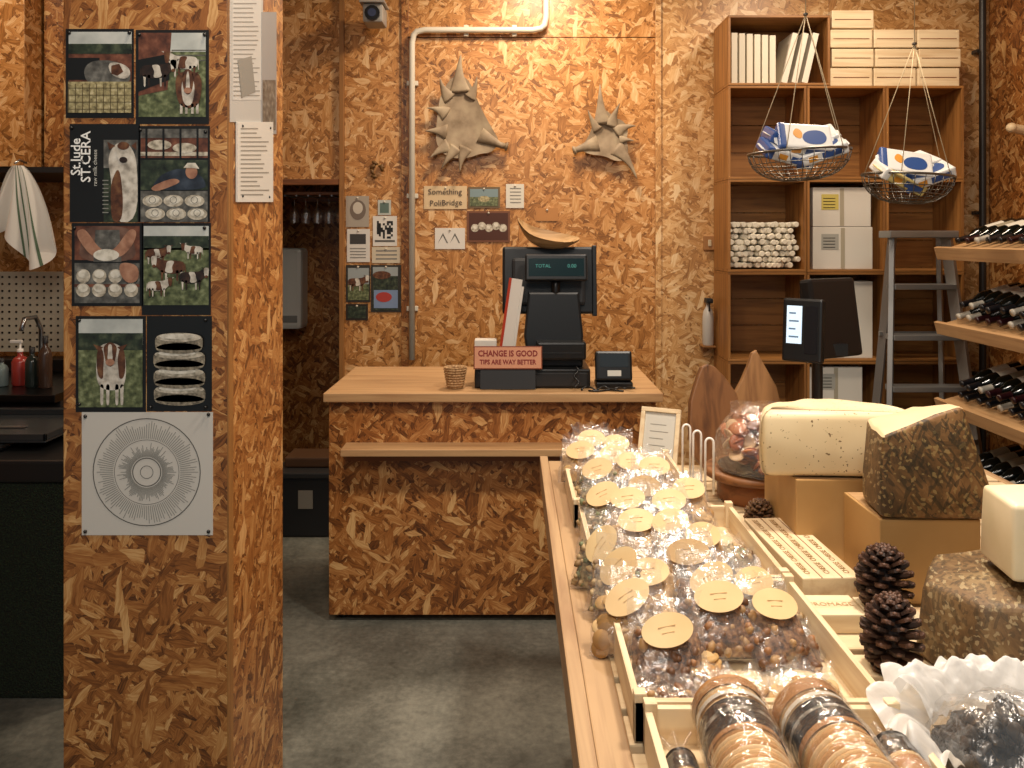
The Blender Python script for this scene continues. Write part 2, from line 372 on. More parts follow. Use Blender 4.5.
for u in range(4): A.rect(146+u*17,129,148+u*17,158,blk,4)
A.rect(141,160,208,190,gr2,1); A.poly([(150,190),(160,176),(170,171),(182,168),(200,174),(206,182),(206,190)],navy,3); A.ell(192,172,6,7,skin,4); A.poly([(184,168),(188,163),(196,163),(200,169),(192,168)],chw,5)
A.poly([(150,188),(164,181),(176,178),(182,182),(168,188),(156,192)],skin,4)
A.rect(141,191,208,222,greyp,2)
for j in range(2):
    for i in range(3): A.ell(153+i*21+j*3,201+j*13,10,6,che,4+j*3); A.ell(153+i*21+j*3,200+j*13,7,4,chw,5+j*3); A.ring(153+i*21+j*3,200+j*13,3,3.5,greyp,6+j*3,16)
A.slab(72,223,143,306,blk); A.rect(75,226,140,260,brick,1); A.poly([(84,226),(130,226),(134,240),(138,262),(78,262),(82,240)],shirt,2); A.poly([(96,230),(120,230),(122,262),(94,262)],greyp,3)
A.poly([(76,232),(84,228),(90,234),(98,246),(106,252),(102,258),(92,256),(82,244)],skin,4); A.poly([(138,232),(132,228),(126,234),(118,246),(110,252),(114,258),(124,256),(134,244)],skin,4); A.ell(107,255,13,6,chw,5)
A.rect(75,263,140,303,greyp,2)
for i in range(4):
    for j in range(2): A.ell(84+i*16,276+j*14,7,7,che,4+j*3); A.ell(84+i*16,274+j*14,5,4,chw,5+j*3)
A.rect(75,284,140,287,brick,3); A.poly([(120,264),(128,262),(140,266),(140,280),(130,284),(122,276)],skin,12)
A.slab(142,223,211,315,blk); A.rect(144,226,209,240,sky,1); A.rect(144,236,209,250,gr2,2); A.rect(144,248,209,305,gr1,2)
cowfig(A,158,256,.6,cow,3); cowfig(A,193,252,.5,coww,3,-1,cow); cowfig(A,170,270,.8,cow,6,-1); cowfig(A,194,280,.7,cow2,9,1); cowfig(A,160,288,.6,coww,12,1,cow)
A.slab(76,316,146,412,blk); A.rect(79,319,143,345,sky,1); A.rect(79,333,143,352,gr2,2); A.rect(79,350,143,407,gr1,3)
A.poly([(98,350),(104,343),(118,343),(126,352),(127,378),(122,390),(102,390),(96,376)],coww,4); A.poly([(97,352),(102,346),(105,356),(104,368),(104,380),(98,376)],cow,5); A.poly([(126,352),(121,346),(118,358),(119,368),(120,380),(126,376)],cow,5)
for u in (101,107,116,121): A.poly([(u-.5,384),(u+3.5,384),(u+3,394),(u+3,405),(u,405),(u,394)],coww,4)
A.poly([(104,346),(111,341),(118,346),(117,354),(115,364),(111,367),(107,364),(105,354)],cow,6); A.poly([(109,344),(113,344),(113,352),(114,360),(108,360),(109,352)],coww,7); A.ell(111,362,4.5,3.5,skin,8); A.poly([(104,347),(94,344),(99,351)],cow,6); A.poly([(118,347),(128,344),(123,351)],cow,6)
A.slab(147,316,212,411,blk)
for j,(yy,rx) in enumerate(((396,25),(379,25),(361,25),(344,23))):
    A.poly([(180-rx,yy-9),(180+rx,yy-9),(180+rx+1,yy-2),(180+rx,yy+6),(180-rx,yy+6),(180-rx-1,yy-2)],ches,2+j*3); A.ell(180,yy+4,rx,5.5,ches,2+j*3); A.ell(180,yy-7,rx-.5,4.5,che,3+j*3); A.ell(178,yy-8,rx*.75,2.6,chw,4+j*3)
A.pins([(70,33),(130,33),(140,35),(205,35),(72,128),(141,130),(206,132),(75,228),(205,228),(80,320),(206,320),(80,404),(151,407),(206,407)],BLACK)
b.done()
b=B('cheese_wheel_poster'); A=Art(b,ff,(0,-1,0)); paper=C('#ccc7be',.6); ink=C('#5c5a55',.6); ink2=C('#85837c',.6)
A.slab(82,412,213,535,paper)
for r0,r1 in ((53,54),(13.5,14.5),(32,32.5),(6,6.6)): A.ring(147,472,r0,r1,ink,1)
rr=random.Random(2)
for i in range(120):
    a=2*math.pi*i/120
    for lo,hi in ((15.5,20+rr.random()*10),(33.5,44+rr.random()*8)):
        w=.33
        c,s_=math.cos(a),math.sin(a)
        A.poly([(147+c*lo-s_*w,472+s_*lo+c*w),(147+c*hi-s_*w,472+s_*hi+c*w),(147+c*hi+s_*w,472+s_*hi-c*w),(147+c*lo+s_*w,472+s_*lo-c*w)],ink2,1)
A.pins([(86,416),(209,414),(86,531),(209,531)],BLACK); b.done()
def fs_(px,py):
    Y=-PX1*F/(512-px); return Vector((PX1+.0017,Y,CAMZ-(py-HY)/F*Y))
b=B('notice_sheets'); A=Art(b,fs_,(1,0,0))
A.slab(229,-30,262,122,C('#b4b4b0',.5)); A.rect(231,-20,260,100,C('#c2c2be',.5),1)
for i in range(26): A.rect(232,-20+i*4.6,259-rr.random()*8,-19+i*4.6,ink2,2)
A.poly([(236,60),(250,56),(254,92),(240,98)],ink2,3)
A.base=.003; A.slab(260,12,275,134,C('#909090',.5)); A.rect(261,80,274,130,greyp,1)
A.base=.005; A.slab(235,122,271,202,C('#cfcbc2',.6))
for i in range(16): A.rect(238,128+i*4.4,268-rr.random()*14,129.2+i*4.4,C('#8c8980'),1)
A.pins([(240,126),(268,128),(240,196),(267,197)],BLACK); b.done()

# ------------------------------------------------------------------ service counter
b=B('osb_service_counter')
X0,X1=-.79,.62
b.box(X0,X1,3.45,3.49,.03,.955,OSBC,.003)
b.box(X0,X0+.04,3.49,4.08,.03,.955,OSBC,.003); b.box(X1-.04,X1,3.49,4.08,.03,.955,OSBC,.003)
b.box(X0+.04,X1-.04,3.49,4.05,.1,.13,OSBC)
b.box(-.805,.645,3.41,4.12,.955,.993,W['topx'],.004)
b.box(-.715,.3,3.33,3.45,.745,.775,W['topx'],.004)
b.box(-.715,.3,3.425,3.45,.70,.745,W['darkx'],.002)
for x in (-.74,.57):
    for y in (3.52,4.0): b.cyl((x,y,0),(x,y,.03),.025,BLACK)
b.done((.3,.1))

# ------------------------------------------------------------------ POS register etc
Z0=.993
b=B('cash_register')
b.box(-.165,.345,3.52,3.92,Z0+.002,Z0+.085,BLACK,.006)
b.box(-.15,.33,3.512,3.52,Z0+.012,Z0+.07,BLK2,.002)
b.cyl((.09,3.512,Z0+.045),(.09,3.505,Z0+.045),.01,CHROME)
b.box(.03,.32,3.6,3.86,Z0+.085,Z0+.12,BLK2,.008)
b.prism([(-.12,0),(.12,0),(.135,.1),(.115,.30),(-.115,.30),(-.135,.1)],.10,BLACK,T(.19,3.72,1.10)@RX(84),.01)
Mm=T(.17,3.74,1.30)@RX(-6)
b.box(-.215,.215,-.02,.025,0,.315,BLACK,.012,Mm); b.box(-.17,.17,-.05,-.02,.04,.26,BLK2,.015,Mm)
for i in range(9): b.box(-.12,.12,-.0525,-.049,.07+i*.008,.073+i*.008,BLACK,0,Mm)
b.box(.205,.225,-.03,.03,-.01,.32,BLACK,.004,Mm)
Md=T(.2,3.63,1.46)@RX(-8)
b.box(-.14,.14,-.03,.02,0,.12,BLACK,.008,Md); b.box(-.125,.125,-.0325,-.03,.02,.1,C('#0a2224',.15),0,Md)
b.text('TOTAL',C('#3c8c84',.5,emit=.25),Md@T(-.06,-.034,.065)@RX(90),.022); b.text('0.00',C('#3c8c84',.5,emit=.25),Md@T(.07,-.034,.065)@RX(90),.024)
b.tube([(.2,3.68,1.30),(.2,3.67,1.40),(.2,3.65,1.47)],.02,BLACK)
b.box(.11,.33,3.55,3.72,Z0+.12,Z0+.2,BLACK,.01); b.box(.13,.31,3.546,3.55,Z0+.15,Z0+.155,BLK2)
b.done()
b=B('tip_sign'); Ms=T(-.018,3.490,Z0+.09)@RX(80)
b.box(-.15,.15,0,.1,-.006,.004,C('#7a3c20',.6),.002,Ms); b.box(-.145,.145,.005,.095,.004,.005,C('#c88c6c',.6),0,Ms)
b.text('CHANGE IS GOOD',C('#7c1810',.6),Ms@T(0,.067,.0062)@Matrix.Diagonal((.85,1,1,1)),.036,bold=.001); b.text('TIPS ARE WAY BETTER',C('#7c1810',.6),Ms@T(0,.03,.0062)@Matrix.Diagonal((.85,1,1,1)),.0285,bold=.0008)
b.box(-.12,.12,-.086,.0,-.006,-.003,BLK2,0,Ms); b.done()
b=B('folded_leaflet'); Ml=T(-.03,3.60,Z0+.122)@RZ(-25)@RX(-4)@RY(7)
b.box(-.025,.03,-.002,.002,0,.36,C('#d8d4cc',.6),.001,Ml); b.box(-.035,-.022,-.004,.003,0,.36,C('#b03a24',.5),.001,Ml); b.box(.0,.04,.003,.006,.02,.33,C('#d8d4cc',.6),.001,Ml); b.done()
b=B('receipt_box'); b.box(-.17,-.07,3.62,3.7,Z0+.087,Z0+.20,C('#d6d2c8',.6),.004); b.box(-.15,-.09,3.618,3.62,Z0+.12,Z0+.16,C('#a8a498',.6)); b.done()
b=B('card_terminal'); 
b.box(.37,.53,3.5,3.6,Z0+.001,Z0+.03,BLACK,.006); Mt=T(.45,3.54,Z0+.03)@RX(-12)
b.box(-.08,.08,-.03,.03,0,.13,BLACK,.01,Mt); b.box(-.062,.062,-.032,-.03,.06,.115,C('#2c3236',.15),0,Mt); b.box(-.03,.03,-.032,-.03,.02,.045,C('#c8c8c0',.5),0,Mt); b.done()
b=B('cable'); 
b.tube([(.30+.012*i,3.46+.02*math.sin(i*.9),Z0+.006+.012*abs(math.sin(i*.6))) for i in range(20)],.004,BLACK)
b.tube([(.28+.01*math.sin(i),3.49-.003*i,Z0+.1-.008*i) for i in range(12)],.004,BLACK)
b.tube([(.33+.01*i,3.45-.012*math.sin(i*.5),Z0+.005) for i in range(16)],.004,BLACK); b.done()
b=B('wicker_basket'); wk=mottle('wicker',[(.3,'#7c5834'),(.6,'#b89468'),(.8,'#d4b48c')],120,.7,.6)
bc=Vector((-.25,3.53,Z0+.003))
b.lathe([(.034,0),(.036,.004),(.05,.088),(.053,.092),(.048,.088),(.033,.008),(0,.006)],wk,T(*bc),24)
for j in range(7):
    r=.037+.014*j/7; b.tube([(bc.x+(r+.002*math.sin(i*math.pi*1.0+j*math.pi))*math.cos(2*math.pi*i/28),bc.y+(r+.002*math.sin(i*math.pi+j*math.pi))*math.sin(2*math.pi*i/28),bc.z+.012+.0115*j) for i in range(28)],.004,wk,6,True)
b.done()
b=B('olive_wood_dish'); ow=wood('olive_wood','#94703f','#d0ac7c','x')
def dish(inner):
    def f(u,v):
        a=2*math.pi*u; r=v
        x=math.cos(a)*.15*r
        y=math.sin(a)*.075*r
        z=.055*(r**2.2)+ (.015*max(0,math.cos(a))**3+.05*max(0,-math.cos(a))**3)*r**3 + (.008 if inner else 0)
        return (x,y,z)
    return f
for inn in (0,1): b.grid(dish(inn),33,9,ow,M=T(.15,3.72,1.612)@RY(12)@RX(18))
b.done()

# ------------------------------------------------------------------ back wall: pipe, antlers, camera, notes
b=B('conduit_pipe'); cp=C('#d6d0c0',.4); y=4.955
zt=P(412,30,y).z; xl=P(412,30,y).x; xr=P(546,30,y).x
pts=[(xl,y,.9),(xl,y,zt-.08),(xl+.01,y,zt-.03),(xl+.03,y,zt-.01),(xl+.08,y,zt),(xr-.08,y,zt),(xr-.03,y,zt+.01),(xr-.01,y,zt+.03),(xr,y,zt+.08),(xr,y,3.49)]
b.tube(pts,.019,cp,12)
for z in (1.2,1.9,2.6): b.box(xl-.035,xl+.035,4.965,4.998,z,z+.03,cp,.004)
for x in (-.3,0): b.box(x,x+.03,4.965,4.998,zt-.035,zt+.035,cp,.004)
b.done()
ANT=mottle('antler_bone',[(.3,'#6e5c44'),(.5,'#94826a'),(.75,'#b0a084')],9,.65,.15)
def antler(outline,tines,stem,cen):
    # palmate moose antler: one broad dished palm whose rim runs smoothly out into flattened curved tines; beam with burr
    b=B('antler')
    q=chaikin([(P(x,y,4.96).x,P(x,y,4.96).z) for x,y in outline],2)
    c=P(cen[0],cen[1],4.96); n=len(q); rings=7
    for sg in (1,-1):
        vs=[];fs=[]
        for j in range(rings+1):
            t=j/rings
            for (x,z) in q:
                w=Vector((c.x+(x-c.x)*t,0,c.z+(z-c.z)*t))
                yy=4.965-.024*t*t-sg*.008*(1-t**3)+.003*noise.noise(w*12)
                vs.append((w.x,yy,w.z))
        for j in range(rings):
            for i in range(n): k=(i+1)%n; fs.append([j*n+i,j*n+k,(j+1)*n+k,(j+1)*n+i])
        b.add(vs,fs,ANT,True)
    for (x0,y0,x1,y1,x2,y2,r) in tines:
        pts=[];rs=[];fl=[]
        for k in range(13):
            t=k/12; x=(1-t)**2*x0+2*t*(1-t)*x1+t*t*x2; y_=(1-t)**2*y0+2*t*(1-t)*y1+t*t*y2
            rad=r*(.35*(1-t)**.6+.65*(1-t)**2.2)+.0012
            pts.append(P(x,y_,4.948-.022*t)); rs.append(rad); fl.append(min(.85,.009/max(rad,.001)+.05))
        b.tube(pts,rs,ANT,12,flat=fl)
    p=[P(x,y,4.945) for x,y in stem]; b.tube(p,[.019,.020,.030,.05],ANT,12,flat=[1,.95,.6,.25])
    d=(p[1]-p[0]).normalized(); b.lathe([(.018,0),(.028,.005),(.028,.013),(.018,.018)],ANT,Matrix.Translation(p[0])@d.to_track_quat('Z','Y').to_matrix().to_4x4(),14)
    b.cyl((p[2].x,4.945,p[2].z),(p[2].x,4.998,p[2].z),.012,BLK2); b.done()
antler([(500,142),(492,153),(480,154),(470,158),(456,159),(444,155),(437,146),(436,132),(438,114),(440,98),(447,84),(455,76),(464,76),(472,86),(478,102),(485,116),(493,130)],
 [(460,92,458,74,461,54,.07),(450,98,442,90,440,78,.05),(446,114,438,108,427,108,.05),(446,132,436,130,425,131,.05),(448,146,438,150,430,158,.05),(456,148,448,158,441,169,.045),(466,148,460,160,460,172,.045),(470,98,476,88,477,76,.04)],
 [(508,147),(500,145),(492,141),(480,135)],(462,120))
antler([(580,150),(586,140),(591,131),(594,119),(601,109),(608,112),(614,118),(623,121),(628,130),(626,140),(628,150),(626,160),(616,162),(604,156),(590,155)],
 [(602,124,600,104,600,84,.055),(611,126,614,114,620,103,.045),(616,132,626,125,636,126,.045),(616,148,629,158,637,179,.055),(620,140,628,139,634,141,.03),(598,130,591,120,588,110,.035)],
 [(573,151),(579,149),(587,146),(598,143)],(608,136))
b=B('security_camera'); cg=C('#a09c94',.4)
p=P(374,14,4.8)
b.box(p.x-.06,p.x+.06,4.75,4.92,p.z-.06,p.z+.05,cg,.015); b.cyl((p.x,4.75,p.z-.01),(p.x,4.73,p.z-.01),.045,BLACK); b.cyl((p.x,4.73,p.z-.01),(p.x,4.725,p.z-.01),.025,C('#404860',.1))
b.box(p.x-.075,p.x+.075,4.72,4.9,p.z+.05,p.z+.062,cg,.003); b.cyl((p.x,4.9,p.z),(p.x,4.999,p.z+.03),.02,cg); b.done()
def fb(px,py): return P(px,py,4.997)
def note(name,x0,y0,x1,y1,col,fn=None,pin=True):
    b=B(name); A=Art(b,fb,(0,-1,0),.003,.001); A.slab(x0,y0,x1,y1,col)
    if fn: fn(A,b)
    if pin: A.pins([((x0+x1)/2,y0+2)],C('#c8c0b0',.4),.008)
    b.done()
ink3=C('#4a3c34')
TX=lambda px,py,rot=0: Matrix.Translation(fb(px,py)+Vector((0,-.006,0)))@RX(90)@RZ(rot)
def n1(A,b): b.text('Something',ink3,TX(445,192,0),.05); b.text('PoliBridge',ink3,TX(446,203,2),.05)
note('handwritten_note',424,186,467,209,C('#d4bc96',.7),n1)
def n2(A,b): A.rect(470,189,498,198,C('#7c9094'),1); A.rect(470,197,498,206,gr1,2); A.ell(484,199,6,3,straw,3)
note('pinned_photo',468,187,500,208,C('#6c5a40'),n2)
def n3(A,b):
    for i in range(5): A.rect(510,188+i*3.5,521,189+i*3.5,ink2,1)
note('receipt_slip',506,184,524,208,C('#d8d4c7'),n3)
def n4(A,b):
    A.rect(469,213,508,240,C('#4a2414'),1)
    for i in range(5): A.ell(475+i*7,228-(i%2)*2,4,4,che,2); A.ell(475+i*7,227-(i%2)*2,2.5,2,chw,3)
note('pinned_photo',467,211,510,242,C('#74482f'),n4)
def n5(A,b):
    for x in (443,455): A.poly([(x-5,243),(x,233),(x+5,243),(x+3.8,243),(x,235.5)],ink,1)
note('sketch_note',435,228,465,249,C('#dcd8d0'),n5)
def n6(A,b): A.ell(358,210,8,10,C('#74665a'),1); A.ell(358,208,5,6,C('#c8bfb0'),2)
note('farm_sticker',346,196,369,227,C('#a89e90'),n6)
def n7(A,b): A.rect(350,234,366,244,C('#3c3a38'),1); [A.rect(350,248+i*3,366,249+i*3,ink2,1) for i in range(4)]
note('info_card',347,229,370,262,C('#d8d4cc'),n7)
def n8(A,b):
    r=random.Random(4)
    for i in range(8):
        for j in range(8):
            if r.random()<.55: A.rect(377+i*2,221+j*2.2,379+i*2,223.2+j*2.2,blk,1)
    A.rect(375,240,395,242,ink,1)
note('qr_code_card',373,216,397,246,C('#dcd8d0'),n8)
def n9(A,b): [A.rect(376,250+i*4,397,251.5+i*4,ink2,1) for i in range(3)]
note('printed_card',372,247,400,263,C('#ccc0a8'),n9)
note('small_card',378,200,391,215,C('#bcc0b8'),lambda A,b:A.rect(380,203,389,213,C('#5c7068'),1))
def n10(A,b): A.rect(348,268,369,290,C('#98a0a0'),1); A.rect(348,284,369,300,gr1,2); cowfig(A,358,284,.5,cow,3)
note('pinned_photo',346,265,370,302,C('#2c2a24'),n10)
def n11(A,b): A.rect(373,267,398,288,C('#98a0a0'),1); A.rect(373,276,398,310,gr2,2); A.rect(374,290,398,308,C('#788cac'),3); A.ell(384,297,8,5,C('#a83830'),4); A.ell(382,275,9,4,cow,4)
note('pinned_photo',371,265,401,312,C('#2c2a24'),n11)
note('pinned_photo',346,304,368,320,C('#241c14'),lambda A,b:A.rect(348,306,366,318,gr2,1))
note('orange_sticky_note',536,208,558,221,C('#b88048'),None)
b=B('dried_herb_sprig'); q=P(377,170,4.98)
for i in range(7):
    a=R(0,6.28); b.ell((q.x+.03*math.cos(a),4.985,q.z+.05*math.sin(a)),(.025,.012,.012),C('#6a4a20'),RY(R(0,180)),1)
b.done()
b=B('spray_bottle'); q=P(708,345,4.93)
b.lathe([(.03,0),(.034,.01),(.034,.17),(.028,.21),(.013,.235),(.013,.26)],C('#c4c0b8',.35),T(q.x,4.93,q.z),18)
b.box(q.x-.02,q.x+.02,4.88,4.95,q.z+.26,q.z+.29,BLK2,.005); b.cyl((q.x,4.88,q.z+.275),(q.x,4.86,q.z+.275),.008,BLK2); b.box(q.x-.005,q.x+.005,4.89,4.9,q.z+.21,q.z+.26,BLK2,.002)
b.box(q.x-.04,q.x+.04,4.89,4.999,q.z-.012,q.z-.001,W['cratex'],.002); b.done()
b=B('light_switch'); q=P(709,243,4.99); b.box(q.x-.035,q.x+.035,4.975,4.999,q.z-.045,q.z+.045,C('#a07040',.5),.005); b.box(q.x-.01,q.x+.01,4.968,4.976,q.z-.02,q.z+.02,C('#c8b898',.4),.003); b.done()

b=B('paper_towel_dispenser'); 
b.box(-1.72,-1.5,5.7,5.899,1.0,1.58,C('#dfe2dc',.35),.03); b.box(-1.69,-1.53,5.695,5.71,1.05,1.1,C('#8c8f8c',.4),.004); b.done()
b=B('storage_bin'); b.box(-1.3,-.9,4.42,4.8,.0,.33,BLK2,.012); b.box(-1.32,-.88,4.40,4.82,.33,.36,C('#2a2a2a',.4),.006); b.box(-1.18,-1.1,4.414,4.42,.16,.26,C('#88847a',.6)); b.box(-1.28,-1.0,4.5,4.7,.362,.42,C('#4a3018',.6),.01); b.done()
b=B('hanging_glass_rack'); gl=film('glass_dim',.12)
b.box(-1.45,-1.08,5.12,5.4,1.93,1.95,W['darkx'],.002)
for i in range(5):
    x=-1.42+i*.075; b.lathe([(.03,0),(.035,.05),(.03,.09),(.004,.1),(.004,.17),(.03,.175)],gl,T(x,5.22,1.75),14,cap=False)
for i in range(6): b.cyl((-1.455+i*.075,5.12,1.925),(-1.455+i*.075,5.4,1.925),.006,ALU)
b.box(-1.45,-1.08,5.41,5.43,1.90,1.95,W['darkx']); b.done()

# ------------------------------------------------------------------ wine-crate shelving
FY=4.65
def crate(x0,x1,z0,z1,back=True):
    b=B('wine_crate'); t=.014; m='crate'
    b.box(x0,x1,FY,4.985,z0,z0+t,W[m+'x'],.002); b.box(x0,x1,FY,4.985,z1-t,z1,W[m+'x'],.002)
    b.box(x0,x0+t,FY,4.985,z0+t,z1-t,W[m+'z'],.002); b.box(x1-t,x1,FY,4.985,z0+t,z1-t,W[m+'z'],.002)
    k=3; h=(z1-z0-2*t)/k
    for i in range(k): b.box(x0+t,x1-t,4.97,4.984,z0+t+i*h+.002,z0+t+(i+1)*h-.002,W[m+'x'],.001)
    b.done()
xs=[1.255,1.715,2.175,2.63]; zs=[-.0,.42,.935,1.455,1.995,2.54]
for ci in range(3):
    for ri in range(5):
        crate(xs[ci]+.002,xs[ci+1]-.002,zs[ri]+.001,zs[ri+1]-.001)
crate(1.257,1.85,2.542,2.95)
b=B('price_boards')
for i in range(6): b.box(1.29+i*.045,1.325+i*.045,4.70,4.95,2.558,2.86-.003*i,C('#dcd4c0',.6),.002)
for i in range(3):
    b.box(-.017,.017,4.70,4.95,0,.30,C('#dfd8c8',.6),.002,T(1.60+i*.06,0,2.566)@RY(13))
b.done()
b=B('stacked_pine_boxes')
for j,(z,n) in enumerate(((2.542,3),(2.655,3),(2.768,3),(2.881,1))):
    for i in range(n):
        x=1.86+i*.255+(.008 if j%2 else 0) ; b.box(x+.003,x+.248,4.68,4.93,z+.001,z+.106,W['palex'],.005)
        b.box(x+.02,x+.23,4.678,4.681,z+.05,z+.054,W['darkx'])
b.done()
b=B('rolled_paper_bundle'); wp=C('#ddd6c4',.7)
for j in range(8):
    for i in range(13):
        x=1.292+i*.030+(j%2)*.014; z=1.474+.016+j*.034
        r=R(.0145,.018); b.lathe([(r*.8,-.002),(r,.004),(r,.22),(r*.8,.222)],wp,T(x+R(-.003,.003),4.70+R(-.02,.02)+.23,z+.003+R(-.002,.003))@RZ(R(-4,4))@RX(90),9)
b.done()
def wbox(x0,x1,z0,z1,y0=4.68,lab=1):
    b=B('white_carton'); b.box(x0,x1,y0,4.94,z0,z1,C('#d5d1c6',.6),.004)
    b.box((x0+x1)/2-.012,(x0+x1)/2+.012,y0-.001,y0,z0+.005,z1-.005,C('#a8a08c',.4))
    if lab:
        b.box(x0+.05,x0+.15,y0-.002,y0,z1-.13,z1-.04,C('#c8b860',.6) if lab==2 else C('#a4a49c'),0)
        for i in range(4): b.box(x0+.06,x0+.13,y0-.0028,y0-.001,z1-.12+i*.018,z1-.116+i*.018,blk)
    b.done()
wbox(1.76,2.10,1.72,1.95,lab=2); wbox(1.76,2.11,1.471,1.718); wbox(1.75,2.11,.951,1.40,lab=0); wbox(1.74,2.05,.436,.90,lab=1)

b=B('drain_pipe'); b.cyl((2.90,4.93,0.0),(2.90,4.93,3.49),.02,C('#2a2622',.4)); [b.box(2.87,2.93,4.94,4.998,z,z+.02,C('#2a2622',.4)) for z in (.8,1.8,2.8)]; b.done()
b=B('wooden_coat_peg'); q=P(1014,134,4.7); b.cyl((2.979,4.6,q.z),(2.86,4.58,q.z+.02),.03,W['pinex'],.025); b.ell((2.86,4.58,q.z+.02),(.03,.03,.03),W['pinex']); b.done()

# ------------------------------------------------------------------ wine display shelves on right wall
sl=math.radians(16)
b=B('wine_display_shelf'); zsh=[.80,1.20,1.59]; YA,YB=2.7,4.2; XF=2.24
for z in [.38]+zsh:
    M=T(XF,0,z)@Matrix.Rotation(-sl,4,'Y')
    b.box(0,.72,YA,YB,-.02,0,W['topy'],.002,M); b.box(-.022,0,YA,YB,-.045,.022,W['topy'],.003,M)
for yy in (YA-.03,YB-.035,3.45):
    if yy==3.45: b.box(2.93,2.975,yy,yy+.03,0,2.1,W['topz'],.003)
    else: b.box(2.90,2.975,yy,yy+.03,0,2.1,W['topz'],.003)
b.done()
GLB=C('#0a0d0a',.12); LAB=C('#cfcabd',.5); FO=[C('#16161a',.3),C('#2a1014',.3),C('#b8b4a8',.3),C('#1c1c20',.3)]
def bottle(b,M,k):
    b.lathe([(.0,.004),(.034,0),(.037,.006),(.037,.185),(.033,.205),(.016,.235),(.0145,.25)],GLB,M,14)
    b.lathe([(.0152,.24),(.0152,.295),(.017,.296),(.017,.306),(.0,.307)],FO[k%4],M,12)
    b.lathe([(.0375,.06),(.0375,.15)],LAB if k%3 else C('#8c8470'),M,14,cap=False)
for si,z in enumerate([.38]+zsh):
    b=B('wine_bottles')
    n=17; tiers=2 if si<3 else 1
    for t in range(tiers):
        for i in range(n-t):
            yy=YA+.06+i*.083+t*.041
            if yy>YB-.06: continue
            Ml=T(XF,0,z)@Matrix.Rotation(-sl,4,'Y')@T(.36+R(-.012,.012),yy,.039+t*.064)@Matrix.Rotation(-math.pi/2,4,'Y')@RZ(R(0,360))
            bottle(b,Ml,random.randrange(12))
    b.done()

# ------------------------------------------------------------------ step ladder
b=B('step_ladder'); 
def rail(p0,p1,w=.022,d=.012,m=ALU): 
    p0=Vector(p0);p1=Vector(p1);dd=p1-p0; M=Matrix.Translation(p0)@dd.to_track_quat('Z','X').to_matrix().to_4x4(); b.box(-w,w,-d,d,0,dd.length,m,.003,M)
tL=Vector((2.12,4.46,1.66)); tR=Vector((2.42,4.46,1.66)); bL=Vector((2.0,4.26,.01)); bR=Vector((2.54,4.26,.01))
rail(bL,tL,.03,.014);rail(bR,tR,.03,.014); rail((2.04,4.62,.01),(2.14,4.50,1.66));rail((2.50,4.62,.01),(2.40,4.50,1.66))
b.box(2.08,2.46,4.40,4.54,1.655,1.695,ALU,.005)
for i in range(1,6):
    t=i/6; l=bL.lerp(tL,t); r=bR.lerp(tR,t); b.box(l.x,r.x,l.y-.04,l.y+.06,l.z-.015,l.z+.015,ALU,.004)
for z in (.4,1.1): b.box(2.08,2.46,4.56-.03*z,4.575-.03*z,z,z+.025,ALU,.002)
b.done()

# ------------------------------------------------------------------ hanging wire baskets
PKW=C('#d4d5d3',.3); PKB=C('#2c4a84',.3); PKY=C('#c8b878',.35); PKO=C('#c88a30',.35)
def hang(px,py,wpx,Y,packs,tilt):
    c=P(px,py,Y); r=wpx/F*Y/2
    b=B('hanging_wire_basket'); wm=C('#77736c',.35,.9)
    Mb=Matrix.Translation(c)@RY(tilt)
    def pt(a,k):
        rr=r*math.cos(k*math.pi/2)**.75 if k<1 else 0; return Mb@Vector((rr*math.cos(a),rr*math.sin(a)*.8,-.13*math.sin(k*math.pi/2)))
    for k,rad in ((0,.006),(.25,.0025),(.45,.0025),(.65,.0025),(.82,.003)): b.tube([pt(2*math.pi*i/32,k) for i in range(32)],rad,wm,6,True)
    for i in range(28): b.tube([pt(2*math.pi*i/28,k/7*.97) for k in range(8)],.002,wm,5)
    top=Vector((c.x+.03,Y,c.z+.62))
    for a in (.3,2.5,4.2,5.4): b.tube([pt(a,0),top],.002,C('#b8a888',.7),5)
    b.tube([top,(top.x,top.y,3.495)],.002,C('#b8a888',.7),5); b.lathe([(.01,-.005),(.012,0),(.01,.005)],wm,Matrix.Translation(top),8); b.done()
    b=B('pasta_packets')
    for i,(dx,dy,dz,ry,rz,tx,kk) in enumerate(packs):
        M=Matrix.Translation(c)@T(dx,dy,dz)@RZ(rz)@RY(ry)@RX(tx)
        body,ac=(PKW,PKB) if kk!='y' else (PKY,PKW)
        b.box(-.115,.115,-.072,.072,-.026,.026,body,.012,M,3)
        b.box(-.117,-.08,-.0735,.0735,-.0275,.0275,ac,.012,M,3)
        for sg in (-1,1): b.prism(chaikin([(.0,-.05),(.07,-.05),(.095,-.01),(.075,.035),(.01,.03),(-.02,-.01)],2),.001,PKB,M@T(0,0,sg*.0265-.0005)); b.prism(chaikin([(-.06,.0),(-.02,-.03),(-.01,.02),(-.04,.045)],2),.001,PKO,M@T(0,0,sg*.0265-.0005))
        b.box(.0,.09,-.0735,-.072,-.014,.014,PKB,0,M); b.box(-.06,-.02,-.0735,-.072,-.012,.012,PKO,0,M)
        for sg in (-1,1): b.prism([(sg*.112,-.05),(sg*.112,.05),(sg*.130,.03),(sg*.130,-.03)],.003,body,M@T(0,0,-.0015))
    b.done()
hang(799,152,100,3.6,[(-.07,-.03,-.01,14,10,28,'w'),(.07,-.04,.0,-18,-12,25,'w'),(-.03,.03,.045,20,8,20,'w'),(.06,.03,.055,-14,-14,30,'w'),(.0,-.06,.05,4,-4,55,'w')],-3)
